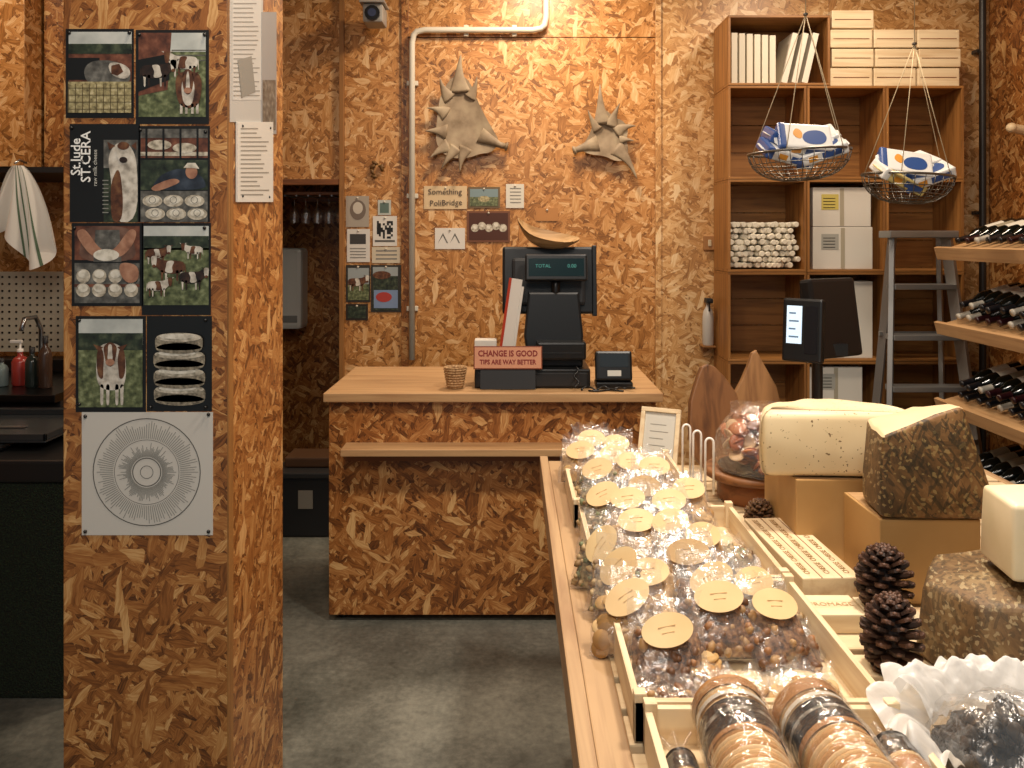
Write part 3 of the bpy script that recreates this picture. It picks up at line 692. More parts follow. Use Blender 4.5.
hang(908,176,88,3.75,[(-.06,-.03,-.01,22,12,28,'y'),(.06,-.03,.0,-20,-8,25,'w'),(.03,.03,.05,-18,12,25,'w'),(-.03,-.03,.05,10,-10,50,'w')],3)

# ------------------------------------------------------------------ left side kitchen
b=B('osb_wall_cabinet'); b.box(-3.2,-2.56,4.2,4.99,2.03,3.4,OSBW,.004); b.box(-2.545,-2.3,4.35,4.99,2.03,3.4,OSBC,.004); b.box(-3.2,-2.3,4.22,4.99,2.0,2.03,BLK2); b.done((.6,.3))
b=B('tea_towel')
# cloth hung from its middle on a hook: two swags of folds, uneven pointed corners
def tw(u,v):
    e=abs(2*u-1)
    x=-2.56+(u-.5)*(.05+.36*v**.7)+.012*math.sin(u*20+v*3)*v
    y=4.14+.035*math.sin(u*21+v*1.5)*(.25+.75*v)+.012*math.sin(u*9)
    z=2.03-.54*v*(.62+.38*(.5+.5*math.cos((u-.72)*7.5)))
    return (x,y,z)
b.grid(tw,60,30,C('#e6e4dc',.85))
for uu in (.55,.60,.80): 
    b.grid(lambda u,v,uu=uu:(lambda p:(p[0],p[1]-.003,p[2]))(tw(uu+u*.016,v)),3,30,C('#5a7058',.85))
b.tube([(-2.56,4.12,2.04),(-2.56,4.16,2.06),(-2.56,4.218,2.05)],.006,CHROME); b.done()
b=B('pegboard'); b.box(-3.2,-2.45,4.6,4.62,1.0,1.46,C('#b0aa98',.5),.002)
for i in range(18):
    for j in range(11): b.cyl((-3.17+i*.04,4.598,1.03+j*.04),(-3.17+i*.04,4.6,1.03+j*.04),.007,blk,seg=6)
for x in (-3.1,-2.5): b.box(x,x+.03,4.585,4.6,.972,1.46,ALU)
b.done()
b=B('steel_sink_unit'); b.box(-3.2,-2.2,3.85,4.58,.86,.90,C('#4c4e50',.3,1),.004); b.box(-3.2,-2.2,3.9,4.58,0,.86,BLK2,.004); b.box(-3.2,-2.2,4.5,4.64,.9,.97,BLACK,.004)
b.tube([(-2.62,4.45,.9),(-2.62,4.45,1.15),(-2.62,4.40,1.22),(-2.62,4.3,1.22),(-2.62,4.27,1.16)],.012,CHROME,10); b.done()
def btl(name,x,y,z,h,r,c,cc,ro=.2):
    b=B(name); b.lathe([(r*.9,0),(r,.006),(r,h*.62),(r*.8,h*.72),(r*.35,h*.8),(r*.35,h*.88)],c,T(x,y,z),16); b.lathe([(r*.42,h*.86),(r*.42,h),(0,h)],cc,T(x,y,z),12); b.done()
b=B('soap_dispenser'); M=T(-2.52,4.1,.902); b.lathe([(.035,0),(.04,.01),(.04,.12),(.03,.14),(.013,.15),(.013,.17)],C('#a03830',.25),M,16); b.lathe([(.015,.17),(.015,.185),(.005,.187),(.005,.22)],WHITE,M,10); b.box(-.05,.01,-.008,.008,.215,.23,WHITE,.003,M); b.done()
for x,h,c in ((-2.67,.24,'#a8aca8'),(-2.43,.2,'#28302c'),(-2.35,.26,'#46342a'),(-2.60,.14,'#7a8a88')): btl('cleaning_bottle',x,4.05+R(-.04,.04),.902,h,.032,C(c,.2),BLK2)
b=B('grass_covered_display_counter'); b.box(-3.1,-1.5,2.87,3.75,0.0,.78,GREEN,.02); b.box(-3.12,-1.48,2.86,3.77,.78,.86,BLACK,.01); b.box(-3.05,-1.9,2.95,3.6,.862,.885,C('#1d2022',.25),.01); b.done()
b=B('serving_tray'); tg=C('#2b2f31',.25); b.box(-2.35,-1.75,3.0,3.45,.887,.895,tg,.003); 
for a in ((-2.35,-1.75,3.0,3.012),(-2.35,-1.75,3.44,3.45),(-2.35,-2.34,3.0,3.45),(-1.76,-1.75,3.0,3.45)): b.box(*a,.895,.92,tg,.002)
b.done()
b=B('knife'); b.box(-2.18,-1.95,3.2,3.225,.897,.90,CHROME,.001); b.box(-2.30,-2.18,3.2,3.225,.897,.915,C('#d8d4cc',.4),.005); b.done()

# ------------------------------------------------------------------ display table
TZ=.86
b=B('slatted_display_table')
b.box(.13,.185,.75,2.86,TZ-.03,TZ+.0,W['taby'],.003)
b.box(.10,.128,.75,2.88,TZ-.07,TZ+.012,W['taby'],.003)
b.box(1.6,1.63,.75,2.88,TZ-.07,TZ+.0,W['taby'],.003)
yy=.77; 
while yy<2.82:
    b.box(.185,1.6,yy,yy+.078,TZ-.02,TZ,W['pinex'],.003); yy+=.098
for x in (.19,.8,1.5): b.box(x,x+.04,.76,2.85,TZ-.09,TZ-.021,W['taby'],.002)
for x in (.135,1.55):
    for y in (.8,1.68): b.box(x,x+.05,y,y+.06,0,TZ-.03,W['tabz'],.003)
for x in (.35,1.55): b.box(x,x+.05,2.7,2.76,0,TZ-.09,W['tabz'],.003)
b.box(.16,1.6,.85,2.7,.3,.33,W['tabx'],.002)
b.done()
b=B('cardboard_box'); b.box(.3,.75,1.8,2.5,.331,.62,C('#4a3a28',.8),.004); b.box(.3,.75,2.13,2.17,.62,.622,C('#6a5438',.5)); b.done()
cr=[(.84,1.255),(1.262,1.72),(1.727,2.19),(2.197,2.72)]
for i,(y0,y1) in enumerate(cr):
    b=B('pine_produce_crate'); x0,x1=.205-.012*i,.60-(.07 if i==3 else 0); t=.012; h=.065; z=TZ+.002
    b.box(x0,x1,y0,y0+t,z,z+h,W['palex'],.002); b.box(x0,x1,y1-t,y1,z,z+h,W['palex'],.002)
    b.box(x0,x0+t,y0+t,y1-t,z,z+h,W['paley'],.002); b.box(x1-t,x1,y0+t,y1-t,z,z+h,W['paley'],.002)
    b.box(x0+t,x1-t,y0+t,y1-t,z,z+.008,W['pinex'])
    for xx in (x0-.0,x1-.02): 
        for yk in (y0,y1-.02): b.box(xx,xx+.02,yk,yk+.02,z,z+h+.012,W['palez'],.002)
    b.done()
NUTS=[C('#7c5434',.5),C('#966a44',.5),C('#5e3e26',.5),C('#a88458',.5),C('#684830',.45)]
NUT2=[C('#a4885e',.6),C('#b89e74',.6),C('#866840',.6),C('#747a56',.6)]
BISC=[C('#b8935c',.7),C('#a47c48',.7),C('#c8a674',.7)]
MASS=[mottle('nut_mass',[(.35,'#3c2616'),(.55,'#7c5638'),(.7,'#a07c54')],90,.6,.6,3),mottle('seed_mass',[(.35,'#5c5236'),(.55,'#948460'),(.7,'#bcae88')],90,.6,.6,3),mottle('biscuit_mass',[(.35,'#84643c'),(.6,'#b89464')],60,.7,.4,3)]
LABM=mottle('kraft_label',[(.3,'#e0bc84'),(.7,'#ecd09c')],6,.5)
LINK=C('#c8a068',.6)
def bag(b,lx,ly,lz,yaw=0,tilt=42,w=.15,h=.18,kind=0,lw=.043,lh=.029,lrot=0,label=True):
    base=Matrix.Translation((lx,ly,lz))@RZ(yaw)@RX(90-tilt)@T(0,-.6*h,-.045)
    sd=R(0,50)
    def th(v): return .034*min(1,v*5+.25)*(1-.75*v**1.6)
    def sf(sg,k=1.0,vm=1.0,am=1.0):
        def f(u,v):
            v*=vm
            U=2*u-1; x=U*w/2*k*(1-.10*v)+.006*noise.noise(Vector((u*4,v*6,sd))); yv=v*h+(1-k)*.04
            z=sg*k*th(v)*max(0,1-U*U)**.5+am*.008*noise.noise(Vector((u*6,v*6,sd+sg)))*(0.4+v)
            if vm<1: z*=max(0,1-(v/vm)**4)**.5
            return (x,yv,z)
        return f
    for sg in (1,-1): b.grid(sf(sg),13,13,FILM,M=base); b.grid(sf(sg,.86,.62,.5),9,8,MASS[kind],M=base)
    b.grid(lambda u,v:((u-.5)*w*(.9+.1*v),h+v*.014,.008*math.sin(u*19+sd)*(.4+v)),19,3,FILM,M=base)
    pal=(NUTS,NUT2,BISC)[kind]
    n=(58,62,26)[kind]
    for i in range(n):
        v=R(.06,.62); U=R(-.85,.85); z=R(.45,.85)*th(v)*max(0,1-U*U)**.5*random.choice((1,1,1,-1))
        E=Euler((R(0,6),R(0,6),R(0,6))).to_matrix().to_4x4()
        if kind==2:
            E=Euler((R(-.7,.7),R(-.7,.7),0)).to_matrix().to_4x4(); r=R(.015,.019)
            b.lathe([(0,-.003),(r*.93,-.003),(r,0),(r*.93,.003),(0,.003)],random.choice(pal),base@T(U*w*.42,v*h,z)@E,12,cap=False)
        else:
            s=R(.008,.012) if kind==0 else R(.006,.010); b.ell((0,0,0),(s*1.3,s*.85,s*.8),random.choice(pal),M=base@T(U*w/2,v*h,z)@E,sub=1)
    if label:
        Ml=base@T(0,.62*h,th(.6)+.017)@RZ(lrot)
        n=28; cv=-.0035
        vs=[(lw*math.cos(2*math.pi*i/n),lh*math.sin(2*math.pi*i/n),cv*math.cos(2*math.pi*i/n)**2) for i in range(n)]+[(0,0,0)]
        b.add(vs,[[i,(i+1)%n,n] for i in range(n)],LABM,True,Ml); b.add([(x,y,z-.0008) for x,y,z in vs],[[(i+1)%n,i,n] for i in range(n)],LABM,True,Ml)
        for k in range(2): b.box(-lw*(.34-.1*k),lw*(.34-.1*k),-.0004+lh*(.2-.35*k)-.0004,lh*(.2-.35*k),-.0006,.0005,LINK,0,Ml)
BG=[
 (668,631,1.42,-4,38,0,12),(627,598,1.53,-10,35,2,35),(720,597,1.50,0,42,0,5),(778,604,1.50,20,45,0,-10),
 (617,567,1.66,-25,25,1,50),(689,552,1.72,0,45,2,5),(712,579,1.62,-5,35,0,25),(757,581,1.60,25,45,1,0),(648,572,1.66,0,45,2,10),
 (600,545,1.80,-25,25,1,60),(671,521,1.93,0,42,2,15),(637,520,1.94,0,45,2,5),(705,535,1.85,20,40,2,0),
 (602,494,2.12,-15,35,1,30),(628,498,2.10,-5,42,2,10),(670,500,2.08,5,42,0,5),(645,486,2.20,0,40,1,0),(690,488,2.16,10,40,2,0),
 (597,469,2.36,-10,30,1,20),(632,461,2.45,0,42,2,0),(614,454,2.52,5,42,0,0),(655,466,2.36,0,40,2,0),(580,450,2.55,-10,40,2,10),(592,438,2.65,0,40,0,0),(616,443,2.65,0,40,2,0)]
UND=[(1,.27,1.345,0),(1,.385,1.345,2),(1,.50,1.36,2),(1,.53,1.53,0),(1,.54,1.64,1),(1,.33,1.45,2),(2,.27,1.80,1),(2,.40,1.80,2),(2,.52,1.80,2),(2,.53,1.98,1),(2,.28,2.0,2),(2,.41,2.02,1),(3,.25,2.28,0),(3,.36,2.28,2),(3,.46,2.30,1),(3,.3,2.5,1),(3,.43,2.52,2)]
for gi in range(1,4):
    b=B('bagged_snacks')
    for px,py,Y,yaw,tl,kd,lr in BG:
        if cr[gi][0]-.02<=Y<cr[gi][1]+.03:
            p=P(px,py,Y); s=1.0 if Y<1.9 else .95
            bag(b,p.x,p.y,max(p.z,.955),yaw,tl,.145*s,.165*s,kd,.047 if Y<1.8 else .046,.029 if Y<1.8 else .030,lr)
    for g,x,y,k in UND:
        if g==gi: bag(b,x,y,.925,R(-20,20),78,.13,.14,k,label=False)
    b.done()
BIS=[C('#d4ac74',.7),C('#c09058',.7),C('#dcbc8c',.7)]
FILM2=film('cellophane',.10,.03,.12,fac=.35,bst=.8)
def pack(name,p0,p1,r,cols):
    b=B(name); p0=Vector(p0);p1=Vector(p1);d=p1-p0;Ln=d.length
    M=Matrix.Translation(p0)@d.to_track_quat('Z','Y').to_matrix().to_4x4()
    n=int(Ln/.008)
    for i in range(n):
        h=Ln*i/n; b.lathe([(r*.86,h),(r*.93+R(-.001,.001),h+.002),(r*.93,h+.005),(r*.86,h+.007)],BIS[i%3],M,20)
    for (a,c,m) in cols: b.lathe([(r*.97,Ln*a),(r*.97,Ln*c)],m,M,28,cap=False)
    def fl(u,v):
        a=2*math.pi*u; k=1.03+.06*noise.noise(Vector((math.cos(a)*3,math.sin(a)*3,v*5)))
        q=r*k; hh=-.02+v*(Ln+.04)
        if v<.12: q*=(.55+.45*v/.12)
        if v>.88: q*=(.55+.45*(1-v)/.12)
        return (q*math.cos(a),q*math.sin(a),hh)
    b.grid(fl,29,17,FILM2,M=M)
    for z,sg in ((-.02,-1),(Ln+.02,1)): b.grid(lambda u,v:((.3+.8*v)*r*(2*u-1)*1.2,.01*math.sin(u*15),z+sg*v*.04),15,4,FILM2,M=M)
    b.done()
blkL=C('#1c1a1a',.35); whL=C('#d0c8b8',.5); orL=C('#a87848',.5); brL=C('#6a4228',.5)
Z=TZ+.012
pack('cracker_pack',(.325,1.205,Z+.078),(.322,1.0,Z+.060),.056,[(.0,.10,orL),(.16,.20,whL),(.24,.50,blkL),(.33,.37,whL),(.50,.54,orL)])
pack('cracker_pack',(.44,1.205,Z+.078),(.462,1.02,Z+.060),.056,[(.04,.16,orL),(.20,.24,whL),(.26,.48,blkL),(.34,.37,whL),(.48,.53,orL)])
pack('cracker_pack',(.242,1.15,Z+.032),(.242,.95,Z+.032),.024,[(.0,.2,blkL),(.25,.5,brL),(.55,.8,blkL)])
pack('cracker_pack',(.55,1.16,Z+.04),(.545,.95,Z+.04),.034,[(.0,.2,blkL),(.25,.5,orL)])
b=B('bag_of_dried_mushrooms'); dm=[C('#14110e',.5),C('#221d18',.55),C('#332c26',.5)]
c=Vector((.745,1.195,TZ+.002))
for i in range(230):
    a=R(0,6.28); r=R(0,1)**.5; x=r*.105*math.cos(a); y=r*.085*math.sin(a); zz=R(.012,.02+.075*(1-r*r))
    b.ell((c.x+x,c.y+y,c.z+zz),(R(.012,.018),R(.008,.013),R(.004,.008)),random.choice(dm),M=Euler((R(0,6),R(0,6),R(0,6))).to_matrix().to_4x4(),sub=2,amp=.6,fr=2,seed=i)
def mb(u,v):
    a=2*math.pi*u; ph_=v*math.pi/2
    k=1+.14*noise.noise(Vector((math.cos(a)*2.5,math.sin(a)*2.5,v*4)))
    return (c.x+.122*k*math.cos(a)*math.cos(ph_),c.y+.10*k*math.sin(a)*math.cos(ph_),c.z+.003+.108*k*math.sin(ph_))
b.grid(mb,41,15,FILM)
wpl=film('white_plastic',.03,.86,.4,tint='#f2f2f0',scale=22,fac=.12,bst=.35)
def sheet(r0,r1,h0,h1,a0,a1,sd):
    def f(u,v):
        a=a0+(a1-a0)*u; w_=noise.noise(Vector((math.cos(a)*4,math.sin(a)*4+v*2.2,sd))); w2=noise.noise(Vector((math.cos(a)*9,math.sin(a)*9+v*4,sd+4)))
        rr=r0+(r1-r0)*v*(1+.35*w_)
        return (c.x+rr*math.cos(a),c.y+rr*.82*math.sin(a),c.z+.006+h0+(h1-h0)*math.sin(v*2.2)+.035*w_*(v+.15)+.012*w2)
    return f
b.grid(sheet(.112,.19,.03,.07,-1.2,3.7,2),150,17,wpl)
b.grid(sheet(.108,.16,.05,.10,-.3,2.8,9),110,13,wpl)
b.done()

# ------------------------------------------------------------------ cheeses
PASTE=mottle('speckled_paste',[(.0,'#c8a878'),(.5,'#d8c29a'),(1,'#e4cfa8')],5,.45)
def specked(name,base1,base2,speck,sc_=70,th=.36,w=.03,rough=.45):
    m,nt,bs=newmat(name); L=nt.links; tc=N(nt,'ShaderNodeTexCoord')
    n=N(nt,'ShaderNodeTexNoise'); n.inputs['Scale'].default_value=6; L.new(tc.outputs['Object'],n.inputs['Vector'])
    r=ramp(nt,[(.3,base1),(.7,base2)]); L.new(n.outputs['Fac'],r.inputs[0])
    v=N(nt,'ShaderNodeTexNoise'); v.inputs['Scale'].default_value=sc_; v.inputs['Detail'].default_value=2; L.new(tc.outputs['Object'],v.inputs['Vector'])
    r2=ramp(nt,[(th-w,1.0),(th,0.0)]); L.new(v.outputs['Fac'],r2.inputs[0])
    L.new(mixc(nt,r2.outputs[0],r.outputs[0],lin(speck)),bs.inputs['Base Color']); bs.inputs['Roughness'].default_value=rough
    bump(nt,bs,n.outputs['Fac'],.3,.01); return m
TRUF=specked('truffle_cheese','#dcc498','#e8d6ae','#7a6040',120,.33)
CREAM=mottle('cream_cheese_paste',[(.3,'#dccca4'),(.7,'#ecdcbc')],8,.4)
def herb(name,stops,dark,light,d=1.0):
    m,nt,bs=newmat(name); L=nt.links; tc=N(nt,'ShaderNodeTexCoord')
    n=N(nt,'ShaderNodeTexNoise'); n.inputs['Scale'].default_value=10; n.inputs['Detail'].default_value=9; n.inputs['Roughness'].default_value=.68; n.inputs['Distortion'].default_value=.8; L.new(tc.outputs['Object'],n.inputs['Vector'])
    r=ramp(nt,stops); L.new(n.outputs['Fac'],r.inputs[0]); col=r.outputs[0]; h=n.outputs['Fac']
    for i,(rot,cc,th) in enumerate((((.6,.9,.2),dark,.76),((1.9,.3,1.1),light,.86),((.2,2.1,.7),dark,.82))):
        mp=N(nt,'ShaderNodeMapping',vector_type='TEXTURE'); mp.inputs['Rotation'].default_value=rot; mp.inputs['Scale'].default_value=(.034,.006,.006); mp.inputs['Location'].default_value=(i,i,i); L.new(tc.outputs['Object'],mp.inputs[0])
        v=N(nt,'ShaderNodeTexVoronoi'); v.inputs['Scale'].default_value=1; L.new(mp.outputs[0],v.inputs['Vector']); sp=N(nt,'ShaderNodeSeparateColor'); L.new(v.outputs['Color'],sp.inputs[0])
        mk=mth(nt,'MULTIPLY',mth(nt,'GREATER_THAN',sp.outputs[0],th),.65*d); col=mixc(nt,mk,col,lin(cc)); h=mth(nt,'ADD',h,mth(nt,'MULTIPLY',mk,.25))
    L.new(col,bs.inputs['Base Color']); bs.inputs['Roughness'].default_value=.6; bump(nt,bs,h,.7,.005); return m
HERB=herb('herb_rind',[(.3,'#2e1e0e'),(.42,'#523a1c'),(.5,'#6e4e28'),(.6,'#8a643a'),(.75,'#ac8c5e')],'#2c240f','#9e8450')
RIND=herb('natural_rind',[(.3,'#3c2c1a'),(.42,'#5c4428'),(.52,'#765a38'),(.62,'#8e7650'),(.78,'#b6a07a')],'#4a3a24','#b09c74',.9)
ORIND=mottle('orange_rind',[(.3,'#80501f'),(.6,'#a86c32'),(.8,'#bc8850')],14,.6,.4,6)
KRAFT=mottle('riser_wood',[(.3,'#a8804a'),(.7,'#c09860')],4,.6)
def rough(b,bm,side,jit,M,cuts=2,bev=.014,fr=22):
    bmesh.ops.recalc_face_normals(bm,faces=bm.faces)
    bmesh.ops.bevel(bm,geom=list(bm.edges),offset=bev,segments=3,affect='EDGES',profile=.5)
    bmesh.ops.triangulate(bm,faces=bm.faces); bmesh.ops.subdivide_edges(bm,edges=bm.edges,cuts=cuts,use_grid_fill=True)
    for v in bm.verts: v.co+=Vector((noise.noise(v.co*fr),noise.noise(v.co*fr+Vector((5,0,0))),noise.noise(v.co*fr+Vector((0,7,0)))))*jit
    bm.normal_update(); bm.verts.index_update(); av=[v.co.copy() for v in bm.verts]; gs={}
    for fc in bm.faces: gs.setdefault(side(fc.normal,fc.calc_center_median()),[]).append([v.index for v in fc.verts])
    for m,fs in gs.items(): b.add(av,fs,m,True,M)
    bm.free()
def hull(bot,top):
    bm=bmesh.new(); vb=[bm.verts.new(p) for p in bot]; vt=[bm.verts.new(p) for p in top]; n=len(bot)
    bm.faces.new(vb[::-1]); bm.faces.new(vt)
    for i in range(n): bm.faces.new([vb[i],vb[(i+1)%n],vt[(i+1)%n],vt[i]])
    return bm
def riser(x0,x1,y0,y1,z1):
    b=B('wooden_riser'); b.box(x0,x1,y0,y1,TZ+.001,z1,KRAFT,.003); b.box(x0+.006,x1-.006,y0+.006,y1-.006,z1-.0005,z1+.001,W['topx'],0); b.done()
riser(.70,.90,1.97,2.22,1.062); riser(.80,1.02,1.74,1.93,1.045)
b=B('half_cheese_wheel'); hp=[(.196*math.cos(math.pi*i/22),.19*math.sin(math.pi*i/22)) for i in range(23)]
rough(b,hull([(x,y,0) for x,y in hp],[(x,y,.165) for x,y in hp]),lambda n,c:(TRUF if (n.y<-.3 or n.z>.3 or c.x<-.1) else RIND),.006,T(.812,1.965,1.064)@RZ(-4),1,.026,18); b.done()
b=B('herb_rind_cheese_wedge')
rough(b,hull([(0,0,0),(.255,-.0,0),(.285,.10,0),(.2,.19,0),(.02,.15,0)],[(.006,.012,.165),(.185,.02,.225),(.212,.10,.212),(.15,.17,.19),(.03,.14,.17)]),
 lambda n,c:HERB if n.y<-.45 else (ORIND if n.x>.5 else (PASTE if n.z>.5 else RIND)),.005,T(.795,1.725,1.049)@Matrix.Diagonal((1.02,1,1.1,1))); b.done()
b=B('natural_rind_cheese_block')
bot=[(0,.02,0),(.05,-.10,0),(.20,-.16,0),(.36,-.12,0),(.40,.06,0),(.28,.16,0),(.08,.14,0)]
top=[(.02,.03,.13),(.065,-.075,.145),(.20,-.13,.165),(.34,-.10,.172),(.37,.05,.176),(.27,.14,.176),(.09,.12,.16)]
rough(b,hull(bot,top),lambda n,c:RIND,.006,T(.765,1.50,TZ+.002)); b.done()
b=B('cream_cheese_block')
rough(b,hull([(0,0,0),(.17,-.02,0),(.19,.13,0),(.02,.14,0)],[(0.004,0.004,.14),(.17,-.015,.14),(.185,.125,.14),(.022,.135,.14)]),lambda n,c:CREAM if n.x<.5 else ORIND,.003,T(.895,1.43,TZ+.180),1,.010,14); b.done()
b=B('round_wooden_board'); b.lathe([(.0,0),(.135,0),(.145,.006),(.145,.02),(.138,.026),(0,.026)],wood('walnut_board','#5a3418','#8a5a30','x'),T(.735,2.45,TZ+.07),40)
b.lathe([(.0,0),(.10,0),(.105,.01),(.105,.055),(.10,.068),(0,.068)],W['darkx'],T(.735,2.45,TZ+.001),40); b.done()
b=B('wrapped_charcuterie_platter'); mt=[C('#b87850',.5),C('#985430',.5),C('#ccac84',.5),C('#c08860',.5)]
c=Vector((.745,2.42,TZ+.098))
b.lathe([(.0,0),(.10,0),(.12,.012),(.118,.012),(.1,.004),(0,.004)],C('#2a2422',.4),Matrix.Translation(c),28)
for i in range(150):
    a=R(0,6.28); r=R(0,.105); b.ell((c.x+r*math.cos(a),c.y+r*math.sin(a),c.z+R(.015,.17-r*.5)),(.028,.022,.006),random.choice(mt),M=Euler((R(-1,1),R(-1,1),R(0,6))).to_matrix().to_4x4(),sub=2)
def cf(u,v):
    a=2*math.pi*u; k=1+.10*noise.noise(Vector((math.cos(a)*2.5,math.sin(a)*2.5,v*3)))
    return (c.x+.125*k*math.cos(a)*(1-v**4*.75),c.y+.125*k*math.sin(a)*(1-v**4*.75),c.z+.005+.19*v*k)
b.grid(cf,37,13,FILM2); b.grid(lambda u,v:(c.x-.09+.17*u,c.y-.02+.01*math.sin(u*12),c.z+.17+.04*v),15,4,FILM2); b.done()
b=B('rustic_cutting_board'); dw=wood('drift_wood','#50301a','#805632','z')
b.prism(chaikin([(-.08,0),(-.085,.2),(-.05,.30),(-.02,.36),(.035,.34),(.115,.22),(.09,0)],1),.025,dw,T(.695,2.76,TZ+.002)@RZ(8)@RX(80),.005)
b.done()
b=B('driftwood_board'); dw2=wood('drift_wood_light','#6a4424','#9a7044','z')
b.prism(chaikin([(-.085,0),(-.085,.22),(-.035,.31),(0,.41),(.03,.35),(.09,.24),(.10,0)],1),.03,dw2,T(.86,2.83,TZ+.002)@RZ(-6)@RX(84),.005); b.done()
b=B('picture_frame'); M=T(.50,2.76,TZ+.002)@RZ(-25)@RX(70)
for a in ((-.07,.07,0,.015),(-.07,.07,.19,.205),(-.07,-.055,.015,.19),(.055,.07,.015,.19)): b.box(*a,0,.015,W['palex'],.002,M)
b.box(-.055,.055,.015,.19,.003,.006,C('#c8c6bc',.4),0,M)
for i in range(5): b.box(-.035,.03-.008*(i%3),.05+i*.024,.053+i*.024,.006,.0065,C('#8c8a80'),0,M)
b.done()
b=B('wire_bag_stand')
for i,(x,y) in enumerate(((.545,2.50),(.560,2.42),(.575,2.33))):
    pts=[(x-.012,y,TZ+.003)]+[(x-.012+.012*(1-math.cos(a)),y,TZ+.20+.014*math.sin(a)) for a in [k*math.pi/8 for k in range(9)]]+[(x+.012,y,TZ+.05)]
    b.tube(pts,.0035,C('#f0ece4',.3),8)
b.tube([(.535,2.53,TZ+.006),(.575,2.29,TZ+.006)],.0035,C('#f0ece4',.3),8); b.done()
b=B('engraved_wooden_box')
M=T(.625,1.72,TZ+.001)@RZ(3)
b.box(0,.13,0,.37,0,.065,W['paley'],.003,M)
for k in (.043,.087): b.box(k-.001,k+.001,.0,.37,.0645,.0656,W['darky'],0,M)
for k in range(3):
    for j in range(5): b.text('CHEESE',C('#9c7848'),M@T(.0215+k*.044,.05+j*.068,.0658)@RZ(90),.018,ex=.0002)
b.done()
b=B('engraved_wooden_box')
b.box(.61,.715,1.61,1.70,TZ+.001,TZ+.04,W['palex'],.003); b.box(.722,.83,1.60,1.70,TZ+.001,TZ+.036,W['palex'],.003)
b.text('FROMAGE',C('#9c7848'),T(.66,1.655,TZ+.0405),.02,ex=.0002); b.done()
CONE=[C('#2c1a10',.6),C('#3c2416',.6),C('#4c3020',.55)]; CONET=C('#5e4030',.55)
def cone(x,y,z,r,h,tilt=0,rz=0,cols=CONE):
    b=B('pine_cone'); M=T(x,y,z)@RZ(rz)@RX(tilt)
    b.lathe([(0,.0),(r*.45,h*.08),(r*.55,h*.35),(r*.35,h*.75),(0,h*.95)],cols[0],M,12)
    n=95
    for i in range(n):
        t=i/n; a=i*2.39996; hh=h*(.04+.92*t); rr=r*(math.sin(math.pi*(.16+.80*t))**.75)
        el=-35+95*t
        Ms=M@T(0,0,hh)@Matrix.Rotation(a,4,'Z')@Matrix.Rotation(-math.radians(el),4,'Y')
        w=r*.30*(1-.4*t); L_=rr*.98
        vs=[(0,-w*.35,-.002),(0,w*.35,-.002),(L_*.7,w*.9,-.001),(L_*.95,w*.6,0),(L_,0,.001),(L_*.95,-w*.6,0),(L_*.7,-w*.9,-.001)]
        th=r*.09
        vt=[(x,y_,z_+th*(.5+.8*(x/max(L_,1e-4)))) for x,y_,z_ in vs]
        n7=7; fs=[list(range(n7))[::-1],[q+n7 for q in range(n7)]]+[[q,(q+1)%n7,(q+1)%n7+n7,q+n7] for q in range(n7)]
        b.add(vs+vt,fs,cols[i%3],False,Ms)
        b.ell((0,0,0),(r*.07,w*.4,r*.07),CONET,M=Ms@T(L_*.95,0,th*.8),sub=1)
    b.done()
cone(.765,1.645,TZ+.045,.060,.11); cone(.70,1.475,TZ+.010,.058,.122,0,40)
cone(.67,2.16,TZ+.012,.045,.07,0,30,[C('#5a4028'),C('#6e5034'),C('#846442')])
b=B('retail_scale_display'); px_=1.03
b.cyl((px_,2.70,TZ+.03),(px_,2.70,1.30),.018,BLACK); b.box(.97,1.18,2.58,2.74,TZ+.001,TZ+.05,BLACK,.01)
M=T(px_-.065,2.655,1.245)@RZ(-38)@RX(-5)
b.box(-.065,.065,-.02,.02,0,.21,BLACK,.008,M); b.box(-.05,.0,-.0215,-.02,.06,.185,C('#b4cade',.2,emit=.9),0,M)
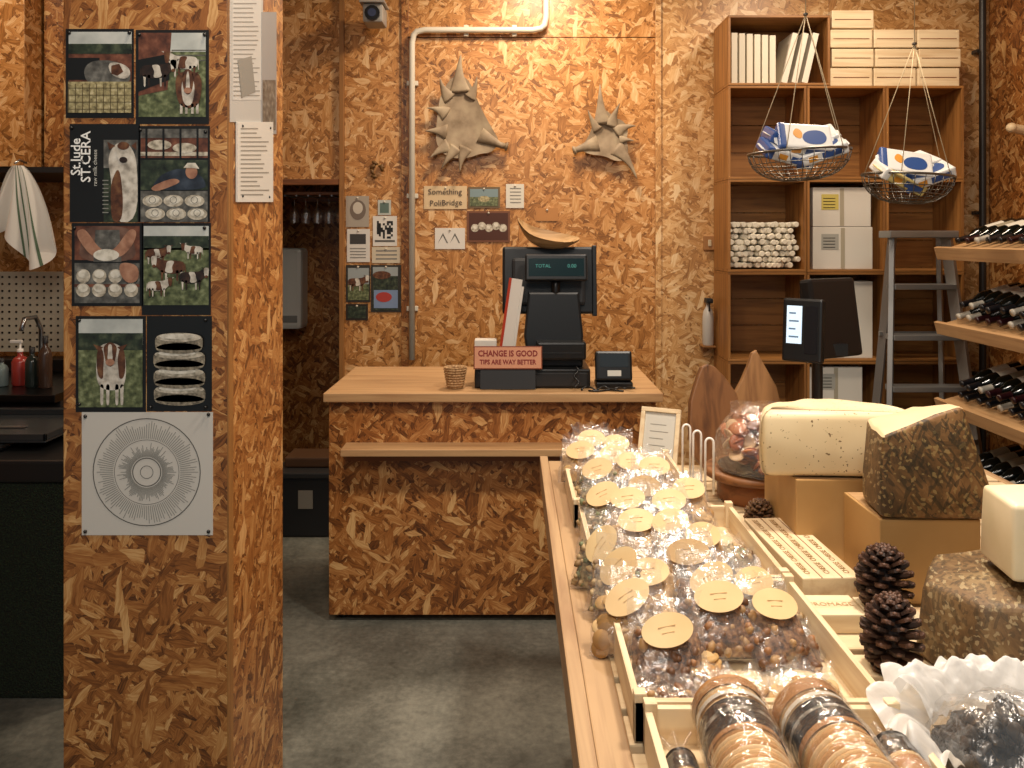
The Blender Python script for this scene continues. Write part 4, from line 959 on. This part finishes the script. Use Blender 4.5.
for i in range(4): b.box(-.042,-.01-.01*(i%2),-.0222,-.0214,.08+i*.026,.085+i*.026,C('#5c7a98',.3),0,M)
b.box(.01,.05,-.0215,-.02,.03,.185,C('#16181c',.15),0,M)
M=T(px_+.075,2.72,1.25)@RZ(30)@RX(-8)
b.box(-.115,.115,-.02,.03,0,.27,BLACK,.012,M); b.box(-.1,.1,.03,.045,.03,.24,BLK2,.01,M); b.box(-.11,-.075,-.0215,-.02,.09,.12,C('#b83028',.4),0,M)
b.box(px_-.06,px_+.10,2.69,2.71,1.26,1.30,BLACK); b.done()

# ------------------------------------------------------------------ lights
def area(name,loc,size,power,col,rot=(0,0,0),spread=180):
    l=bpy.data.lights.new(name,'AREA'); l.energy=power; l.color=col; l.size=size; l.spread=math.radians(spread)
    o=bpy.data.objects.new(name,l); o.location=loc; o.rotation_euler=[math.radians(a) for a in rot]; sc.collection.objects.link(o); return o
warm=(1,.80,.60)
area('ceiling_light_counter',(.2,4.25,3.44),.3,42,warm)
area('ceiling_light_shelves',(1.8,3.8,3.44),.3,32,warm)
area('table_fill_light',(.95,1.75,3.3),.25,46,(1,.88,.75),spread=150)  # fill light added above the table to brighten the goods
area('ceiling_light_aisle',(-.35,1.7,3.44),.3,26,warm)
area('entrance_fill_light',(-.2,-.3,3.3),1.0,46,(1,.88,.76),(25,0,0))  # added soft fill from behind the camera, not an actual ceiling lamp
area('ceiling_light_kitchen',(-2.6,3.4,3.44),.3,17,warm)
w=bpy.data.worlds.new('World'); sc.world=w; w.use_nodes=True
w.node_tree.nodes['Background'].inputs[0].default_value=(.72,.9,1,1); w.node_tree.nodes['Background'].inputs[1].default_value=.30
sc.view_settings.view_transform='Standard'; sc.view_settings.exposure=0
# ------------------------------------------------------------------ camera
cd=bpy.data.cameras.new('camera'); cd.sensor_width=36; cd.lens=F/1024*36; cd.shift_y=-(384-HY)/1024; cd.clip_start=.05
co=bpy.data.objects.new('camera',cd); co.location=(0,0,CAMZ); co.rotation_euler=(math.pi/2,0,0); sc.collection.objects.link(co); sc.camera=co
